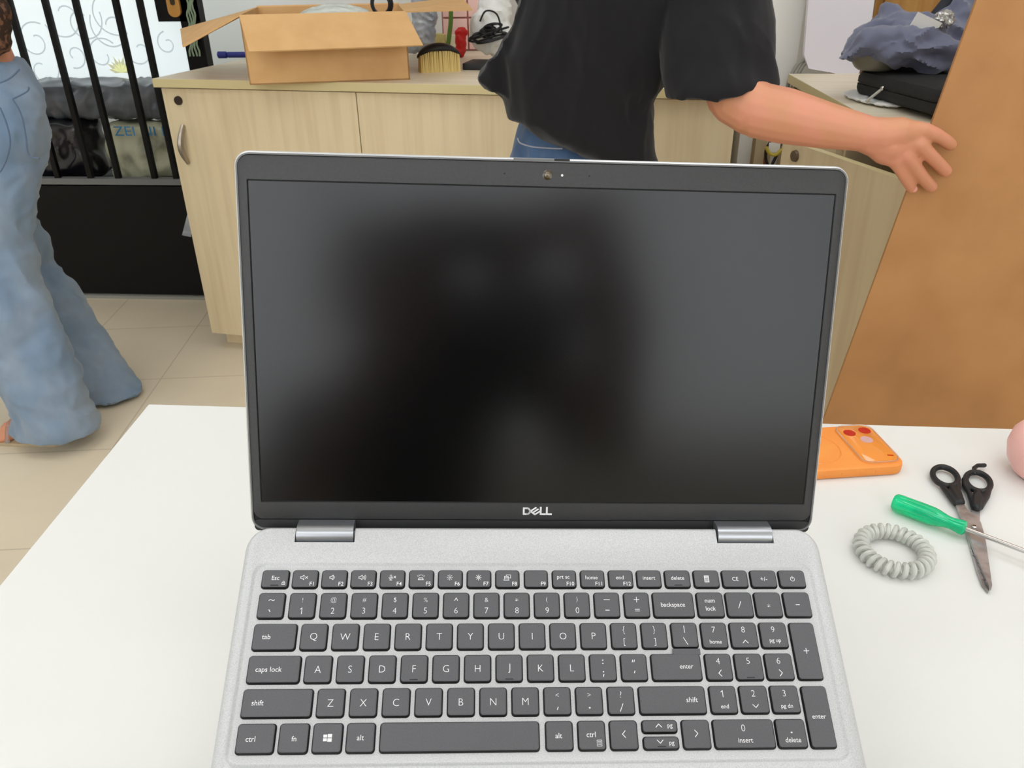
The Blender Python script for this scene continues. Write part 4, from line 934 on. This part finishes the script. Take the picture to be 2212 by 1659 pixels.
# ================================================================ PERSON IN BLACK
man = thing('person', 'person in black t-shirt and blue jeans reaching to the hardboard sheet', 'person', (0.03, 1.68, 0))
off = Vector((0.03, 1.68, 0))
def pr(px, py, y, rpx):
    p = at_y(px, py, y); d = (p - CAM).dot(fw); return (*(p - off), rpx * d / F)
HY = SY - .016
arm = [[(.26 - off.x, 1.60 - off.y, 1.33, .062), pr(1560, 130, 1.50, 60), pr(1588, 207, 1.44, 60), pr(1635, 238, 1.42, 58), pr(1700, 252, 1.40, 58), pr(1780, 271, 1.375, 49), pr(1872, 289, 1.35, 38)]]
def fing(pts): return [pr(x, y, yy, r - (1.0 if r < 19 else 0)) for x, y, yy, r in pts]
hand = [fing([(1872, 289, 1.350, 36), (1905, 292, 1.345, 38), (1945, 285, 1.340, 32), (1972, 285, 1.340, 24)]),
        fing([(1880, 300, 1.350, 34), (1925, 314, 1.345, 35), (1960, 307, 1.340, 23)]),
        fing([(1885, 302, 1.350, 30), (1915, 327, 1.347, 30), (1935, 342, 1.342, 21)]),
        fing([(1975, 280, 1.340, 19), (1995, 280, 1.336, 17.5), (2020, 290, 1.340, 16), (2044, 305, 1.350, 15), (2054, 313, HY - .001, 14)]),
        fing([(1968, 298, 1.340, 18), (1985, 311, 1.334, 17.5), (2007, 333, 1.340, 16), (2030, 356, 1.350, 15), (2043, 370, HY - .001, 14.5)]),
        fing([(1943, 318, 1.340, 18), (1955, 333, 1.335, 17), (1974, 358, 1.341, 15.5), (1996, 386, 1.350, 14.5), (2012, 404, HY - .001, 14)]),
        fing([(1920, 332, 1.343, 17), (1931, 346, 1.339, 15.5), (1946, 369, 1.344, 13.5), (1960, 393, 1.351, 12.5), (1970, 408, HY, 12)]),
        fing([(1900, 305, 1.352, 22), (1930, 300, 1.364, 16), (1955, 312, 1.366, 12)])]
def o3(x, y, z, r): return (x - off.x, y - off.y, z, r)
trunk = [[o3(.03, 1.68, .90, .10), o3(.04, 1.67, 1.02, .10), o3(.06, 1.66, 1.16, .115), o3(.11, 1.63, 1.30, .13)],
         [o3(-.07, 1.70, 1.33, .07), o3(.26, 1.60, 1.33, .07)], [o3(.11, 1.62, 1.36, .06), o3(.13, 1.59, 1.46, .052), o3(.15, 1.57, 1.54, .07)],
         [o3(-.02, 1.68, .88, .085), o3(-.05, 1.67, .70, .07), o3(-.06, 1.65, .48, .056), o3(-.06, 1.67, .30, .055), o3(-.06, 1.69, .09, .038), o3(-.06, 1.68, .05, .04), o3(-.05, 1.55, .028, .028)],
         [o3(.06, 1.70, .88, .085), o3(.07, 1.74, .70, .07), o3(.08, 1.76, .48, .056), o3(.09, 1.79, .30, .055), o3(.10, 1.84, .09, .038), o3(.10, 1.83, .05, .04), o3(.11, 1.70, .028, .028)],
         [o3(-.07, 1.70, 1.33, .06), o3(-.03, 1.80, 1.16, .044), o3(.0, 1.83, 1.10, .042), o3(.02, 1.96, 1.05, .03), o3(.03, 2.02, 1.04, .034), o3(.04, 2.08, 1.03, .018)]]
head = [(o3(.16, 1.555, 1.60, 0)[:3], (.075, .095, .115)), (o3(.165, 1.48, 1.575, 0)[:3], (.014, .02, .02)), (o3(.09, 1.56, 1.59, 0)[:3], (.01, .018, .03)), (o3(.23, 1.56, 1.59, 0)[:3], (.01, .018, .03))]
blob('body', 'skin', man, chains=arm + hand + trunk, ells=head, voxel=.003, smooth=3)
blob('hair', 'hair', man, ells=[(o3(.16, 1.58, 1.64, 0)[:3], (.083, .098, .10))], voxel=.008, smooth=2)
for (x, y, r) in ((2058, 312, 6), (2048, 368, 6.5), (2017, 404, 6), (1976, 409, 5)):
    p = Vector(pr(x, y, HY - .006, 0)[:3]); bm = bmesh.new(); ellipsoid(bm, p, (.0048, .0022, .0055), sub=2); link('fingernail', me_from(bm), 'nail', man)
# shirt
def srow(py, xl, xr, y, ry, yo=0):
    a = at_y(xl, py, y); b = at_y(xr, py, y); c = (a + b) / 2 - off; rx_ = (b.x - a.x) / 2; l = []
    for k in range(36):
        t = 2 * pi * k / 36; ct, st = cos(t), sin(t); e = .8
        l.append(Vector((c.x + rx_ * math.copysign(abs(ct) ** e, ct), c.y + ry * math.copysign(abs(st) ** e, st) + yo, c.z)))
    return l
rows = [(-190, 1165, 1580, 1.60, .13), (-130, 1150, 1530, 1.61, .15), (-60, 1138, 1485, 1.62, .155), (0, 1126, 1470, 1.62, .155), (60, 1104, 1464, 1.62, .155), (110, 1080, 1460, 1.62, .15), (145, 1078, 1456, 1.62, .145), (178, 1080, 1444, 1.62, .142), (200, 1086, 1420, 1.62, .14), (225, 1092, 1412, 1.62, .138), (244, 1098, 1418, 1.62, .136), (256, 1120, 1420, 1.62, .135), (278, 1160, 1418, 1.62, .134), (305, 1222, 1418, 1.62, .13), (335, 1296, 1424, 1.62, .12), (365, 1340, 1424, 1.62, .10)]
fpx = [(1128, -20), (1104, 62), (1072, 118), (1034, 168), (1036, 176), (1062, 192), (1092, 212), (1160, 214), (1170, -20)]
flp = [[at_y(x, y, yy) - off for x, y in fpx] for yy in (1.535, 1.66)]
slv = []
for (x, y, w_, yy) in ((1530, -160, 115, 1.57), (1545, -80, 120, 1.55), (1549, 0, 120, 1.53), (1552, 80, 122, 1.50), (1551, 140, 118, 1.48), (1558, 180, 116, 1.46), (1560, 202, 116, 1.455)):
    a = at_y(x - w_, y + (8 if y > 100 else 0), yy); b = at_y(x + w_, y - (18 if y > 100 else 0), yy); c = (a + b) / 2 - off; rx_ = (b - a).length / 2; ax = (b - a).normalized()
    slv.append([c + ax * rx_ * cos(t) + Vector((0, .078 * sin(t), 0)) for t in [2 * pi * k / 28 for k in range(28)]])
sf = ridged(6.0, .010, (1.6, 1.0, .55), 2.0); sf2 = ridged(14, .004, (1.5, 1, .6), 7)
blob('t_shirt', 'tee', man, lofts=[[srow(*r) for r in rows], slv, flp], chains=[[o3(-.09, 1.70, 1.35, .085), o3(.26, 1.60, 1.35, .088)], [o3(-.09, 1.70, 1.33, .085), o3(-.05, 1.79, 1.15, .075)], [o3(.08, 1.65, 1.18, .14), o3(.11, 1.63, 1.30, .148), o3(.115, 1.62, 1.385, .10)], [o3(.26, 1.60, 1.34, .085), (*(slv[1][0] * .5 + slv[1][14] * .5), .08)]], voxel=.005, smooth=2, fold=lambda p: sf(p) + sf2(p))
# hem lines of shirt and sleeve
# jeans
jn = [[o3(-.012, 1.66, .865, .118), o3(.045, 1.68, .865, .112)], [o3(-.025, 1.66, .84, .108), o3(-.05, 1.66, .66, .092), o3(-.06, 1.65, .46, .08), o3(-.06, 1.67, .28, .075), o3(-.06, 1.69, .08, .07)],
      [o3(.055, 1.69, .84, .10), o3(.07, 1.74, .66, .092), o3(.09, 1.77, .46, .08), o3(.10, 1.80, .28, .075), o3(.10, 1.83, .08, .07)], [o3(.01, 1.67, .93, .125), o3(.03, 1.67, .99, .118)]]
blob('jeans', 'jeans_dark', man, chains=jn, voxel=.008, smooth=4, fold=ridged(16, .004))
for nm, pts in (('pocket_stitching', [(1118, 298), (1124, 309), (1150, 317), (1185, 320), (1215, 321)]),):
    tube(nm, [p - off for p in smooth_path([at_y(x, y, 1.538) for x, y in pts], 5)], .0014, 'stitch_l', man)
for sx_, sy_, yaw in ((-.06, 1.62, 0), (.10, 1.77, 0)):
    bm = bmesh.new(); ellipsoid(bm, (sx_ - off.x + .0, sy_ - off.y, .035), (.048, .14, .036)); me = me_from(bm)
    for v in me.vertices: v.co.z = max(v.co.z, .002)
    link('shoe', me, 'black_plastic', man)

# ================================================================ PERSON IN LIGHT JEANS
wo = thing('person', 'person in wide light blue jeans walking past at the left edge', 'person', (-1.5, 1.95, 0)); offw = Vector((-1.5, 1.95, 0))
def wp(px, py, y, rpx): p = at_y(px, py, y); d = (p - CAM).dot(fw); return (*(p - offw), rpx * d / F)
def wrow(py, xl, xr, y, ry):
    a = at_y(xl, py, y); b = at_y(xr, py, y); c = (a + b) / 2 - offw; rx_ = (b.x - a.x) / 2
    return [Vector((c.x + rx_ * cos(t), c.y + ry * sin(t), c.z)) for t in [2 * pi * k / 32 for k in range(32)]]
leg1 = [wrow(*r) for r in ((132, -150, 36, 2.06, .095), (160, -155, 50, 2.06, .11), (200, -150, 78, 2.05, .12), (290, -140, 92, 2.03, .13), (340, -130, 86, 2.01, .125), (400, -125, 76, 1.98, .115), (460, -118, 62, 1.95, .10), (520, -105, 58, 1.93, .095), (600, -92, 80, 1.91, .095), (660, -75, 101, 1.89, .095), (730, -42, 132, 1.87, .095), (800, -2, 159, 1.86, .095), (850, 30, 180, 1.85, .095), (895, 36, 200, 1.84, .098), (926, 34, 212, 1.84, .10))]
leg2 = [wrow(*r) for r in ((330, -60, 70, 2.12, .10), (440, -40, 58, 2.15, .09), (490, -20, 66, 2.16, .085), (528, 0, 94, 2.16, .085), (548, 5, 100, 2.16, .085), (572, 10, 96, 2.16, .085), (620, 30, 150, 2.16, .085), (700, 70, 202, 2.15, .085), (780, 115, 252, 2.13, .085), (825, 145, 287, 2.12, .088), (846, 150, 301, 2.11, .09))]
wf = ridged(7, .012, (1, 1, .8), 3); wf2 = ridged(17, .005, (.8, 1, 1.2), 1)
blob('wide_jeans', 'jeans', wo, lofts=[leg1, leg2], voxel=.008, smooth=3, fold=lambda p: wf(p) + wf2(p))
def onsurf(pts, y): return [at_y(x, yy, y) - offw for x, yy in pts]
tube('back_pocket_seam', smooth_path(onsurf([(27, 214), (58, 198), (62, 188)], 1.905), 4), .002, 'stitch', wo)
tube('back_pocket_seam', smooth_path(onsurf([(27, 214), (45, 245), (55, 290), (62, 335), (85, 342)], 1.895), 4), .002, 'stitch', wo)
tube('side_seam', smooth_path(onsurf([(0, 232), (15, 270), (22, 310), (12, 350), (0, 372)], 1.88), 4), .002, 'stitch', wo)
tube('waistband_seam', smooth_path(onsurf([(-10, 182), (20, 170), (42, 150)], 1.93), 4), .0022, 'stitch', wo)
def ow(x, y, z, r): return (x - offw.x, y - offw.y, z, r)
hx, hy = at_y(-62, 110, 2.06).x, 2.06
bodyw = [[ow(hx, hy, .95, .10), ow(hx - .01, hy, 1.10, .088), ow(hx - .01, hy, 1.25, .10), ow(hx, hy - .01, 1.36, .09)], [ow(hx - .15, hy, 1.36, .05), ow(hx + .13, hy, 1.36, .05)], [ow(hx, hy, 1.38, .05), ow(hx - .03, hy - .02, 1.50, .045)],
         [ow(hx + .10, hy, 1.35, .045), ow(hx + .0, hy + .12, 1.14, .036), ow(hx - .08, hy + .05, 1.06, .03), ow(hx - .16, hy - .03, 1.02, .028)], [ow(hx - .15, hy, 1.35, .045), ow(hx - .20, hy, 1.10, .036), ow(hx - .25, hy - .05, .92, .03), ow(hx - .26, hy - .08, .84, .028)]]
f0 = at_z(28, 925, .03); bodyw.append([wp(-30, 500, 1.95, 50), wp(60, 800, 1.86, 40), (*(at_y(75, 905, 1.84) - offw), .038), (*(Vector((f0.x + .03, f0.y, .035)) - offw), .034), (*(Vector((f0.x - .0, f0.y - .01, .028)) - offw), .03)])
bodyw[-1][2] = (*(Vector((at_y(75, 905, 1.84).x, 1.84, .07)) - offw), .036)
b2f = at_z(240, 850, .03); bodyw.append([wp(20, 560, 2.16, 24), wp(160, 740, 2.14, 34), (*(Vector((b2f.x - .04, b2f.y + .02, .06)) - offw), .035), (*(Vector((b2f.x - .1, b2f.y + .03, .03)) - offw), .028)])
for k in range(5):
    tx = f0.x - .022 - .004 * (2 - abs(k - 2)) * 1.5; ty = f0.y - .035 + .017 * k
    bodyw.append([(*(Vector((f0.x + .01, ty, .022)) - offw), .011), (*(Vector((tx, ty - .004, .014)) - offw), .0095 if k else .012)])
hd = [(ow(hx - .05, hy - .03, 1.60, 0)[:3], (.092, .074, .115)), (ow(hx - .145, hy - .03, 1.585, 0)[:3], (.018, .012, .018)), (ow(hx - .04, hy - .105, 1.59, 0)[:3], (.018, .01, .028))]
blob('body', 'skin', wo, chains=bodyw, ells=hd, voxel=.006, smooth=4)
blob('hair', 'hair', wo, ells=[(ow(hx - .02, hy - .02, 1.63, 0)[:3], (.10, .085, .11)), (ow(hx + .06, hy, 1.46, 0)[:3], (.045, .075, .16))], voxel=.01, smooth=2)
tl = [[ow(hx - .01, hy, 1.075, .098), ow(hx - .01, hy, 1.25, .112), ow(hx, hy - .01, 1.35, .10)], [ow(hx - .15, hy, 1.35, .062), ow(hx + .13, hy, 1.35, .062)], [ow(hx + .10, hy, 1.35, .06), ow(hx + .06, hy + .06, 1.22, .05)], [ow(hx - .15, hy, 1.35, .06), ow(hx - .18, hy, 1.2, .055)],
      [wp(-25, 20, 2.02, 42), wp(-22, 85, 2.02, 40)]]
blob('patterned_top', 'lace', wo, chains=tl, voxel=.008, smooth=3, fold=ridged(22, .008))
sl = [Vector((f0.x + .012, f0.y - .052, .012)), Vector((f0.x + .012, f0.y - .03, .052)), Vector((f0.x + .015, f0.y, .064)), Vector((f0.x + .018, f0.y + .03, .05)), Vector((f0.x + .018, f0.y + .045, .012))]
tube('sandal_strap', [p - offw for p in smooth_path(sl, 6)], .006, 'clear', wo)
bm = bmesh.new(); loft(bm, [rrect(f0.x - .05, f0.x + .17, f0.y - .05, f0.y + .045, .04, .001, 8), rrect(f0.x - .05, f0.x + .17, f0.y - .05, f0.y + .045, .04, .010, 8)]); fixn(bm)
bmesh.ops.translate(bm, verts=bm.verts, vec=-offw); link('sandal_sole', me_from(bm), 'beige', wo)

# ================================================================ PHOTOGRAPHER (mirrored in the dark screen)
pg = thing('person', 'seated person in black top holding up a phone, mirrored in the dark screen', 'person', (-.08, -.55, 0)); offp = Vector((-.08, -.55, 0))
def op(x, y, z, r): return (x - offp.x, y - offp.y, z, r)
bp_ = [[op(-.08, -.58, .52, .13), op(-.08, -.56, .70, .115), op(-.06, -.52, .88, .12), op(.0, -.42, 1.05, .10)], [op(-.18, -.48, 1.0, .055), op(.14, -.40, 1.08, .055)], [op(-.04, -.44, 1.06, .05), op(-.09, -.43, 1.12, .048)],
       [op(.14, -.40, 1.08, .052), op(.25, -.30, .95, .045), op(.23, -.18, 1.12, .045), op(.17, -.10, 1.24, .036), op(.08, -.07, 1.21, .034)],
       [op(-.23, -.47, 1.0, .052), op(-.24, -.34, .86, .042), op(-.17, -.22, .99, .038), op(-.06, -.09, 1.12, .028), op(-.05, -.075, 1.17, .03)],
       [op(-.15, -.56, .52, .10), op(-.16, -.25, .53, .08), op(-.16, -.10, .52, .06), op(-.16, -.12, .30, .055), op(-.16, -.16, .08, .038), op(-.16, -.06, .03, .03)],
       [op(0, -.56, .52, .10), op(.02, -.25, .53, .08), op(.03, -.10, .52, .06), op(.03, -.12, .30, .055), op(.03, -.16, .08, .038), op(.03, -.06, .03, .03)]]
for s, x in ((1, .05), (-1, -.05)):
    for k in range(4): bp_.append([op(x, -.072, 1.165 + .018 * k, .011), op(x + s * .012, -.046, 1.168 + .018 * k, .009), op(x - s * .006, -.030, 1.170 + .018 * k, .008)])
    bp_.append([op(x, -.08, 1.15, .014), op(x - s * .02, -.062, 1.168, .011), op(x - s * .028, -.058, 1.19, .009)])
hp_ = [(op(-.10, -.41, 1.20, 0)[:3], (.076, .09, .112)), (op(-.10, -.315, 1.19, 0)[:3], (.012, .018, .018)), (op(-.178, -.40, 1.19, 0)[:3], (.01, .018, .028)), (op(-.022, -.40, 1.19, 0)[:3], (.01, .018, .028))]
blob('body', 'skin2', pg, chains=bp_, ells=hp_, voxel=.006, smooth=4)
blob('hair', 'hair', pg, ells=[(op(-.10, -.44, 1.235, 0)[:3], (.09, .095, .105)), (op(-.10, -.36, 1.29, 0)[:3], (.07, .05, .03))], voxel=.008, smooth=2)
blob('black_top', 'tee', pg, chains=[[op(-.08, -.58, .60, .14), op(-.08, -.56, .72, .13), op(-.06, -.52, .88, .135), op(.0, -.42, 1.04, .12), op(.03, -.36, 1.12, .10)], [op(.05, -.40, 1.08, .10), op(.15, -.37, 1.15, .085)], [op(-.18, -.48, .99, .068), op(.14, -.40, 1.08, .068)], [op(.14, -.40, 1.08, .066), op(.21, -.36, .97, .058)], [op(-.23, -.47, .99, .066), op(-.235, -.38, .90, .058)]], voxel=.008, smooth=3)
blob('trousers', 'jeans_dark', pg, chains=[[op(-.08, -.57, .53, .135), op(-.08, -.56, .57, .13)], [op(-.15, -.54, .53, .11), op(-.16, -.12, .53, .075), op(-.16, -.13, .30, .07), op(-.16, -.16, .10, .065)], [op(0, -.54, .53, .11), op(.03, -.12, .53, .075), op(.03, -.13, .30, .07), op(.03, -.16, .10, .065)]], voxel=.01, smooth=3)
fo = thing('phone', 'dark phone held up by the seated person', 'phone', (0, -.040, 1.20))
bm = bmesh.new(); add_box(bm, (0, 0, 0), (.150, .008, .072), 0, .003); link('phone_body', me_from(bm), 'dark_red', fo)
st = thing('stool', 'low black stool under the seated person', 'stool', (-.08, -.62, 0))
bm = bmesh.new(); bmesh.ops.create_cone(bm, cap_ends=True, segments=32, radius1=.17, radius2=.17, depth=.03, matrix=Matrix.Translation((0, 0, .36))); link('seat', me_from(bm), 'black_plastic', st)
for a in range(4): tube('leg', [(.12 * cos(a * pi / 2 + .78), .12 * sin(a * pi / 2 + .78), .35), (.17 * cos(a * pi / 2 + .78), .17 * sin(a * pi / 2 + .78), 0)], .012, 'black_metal', st)
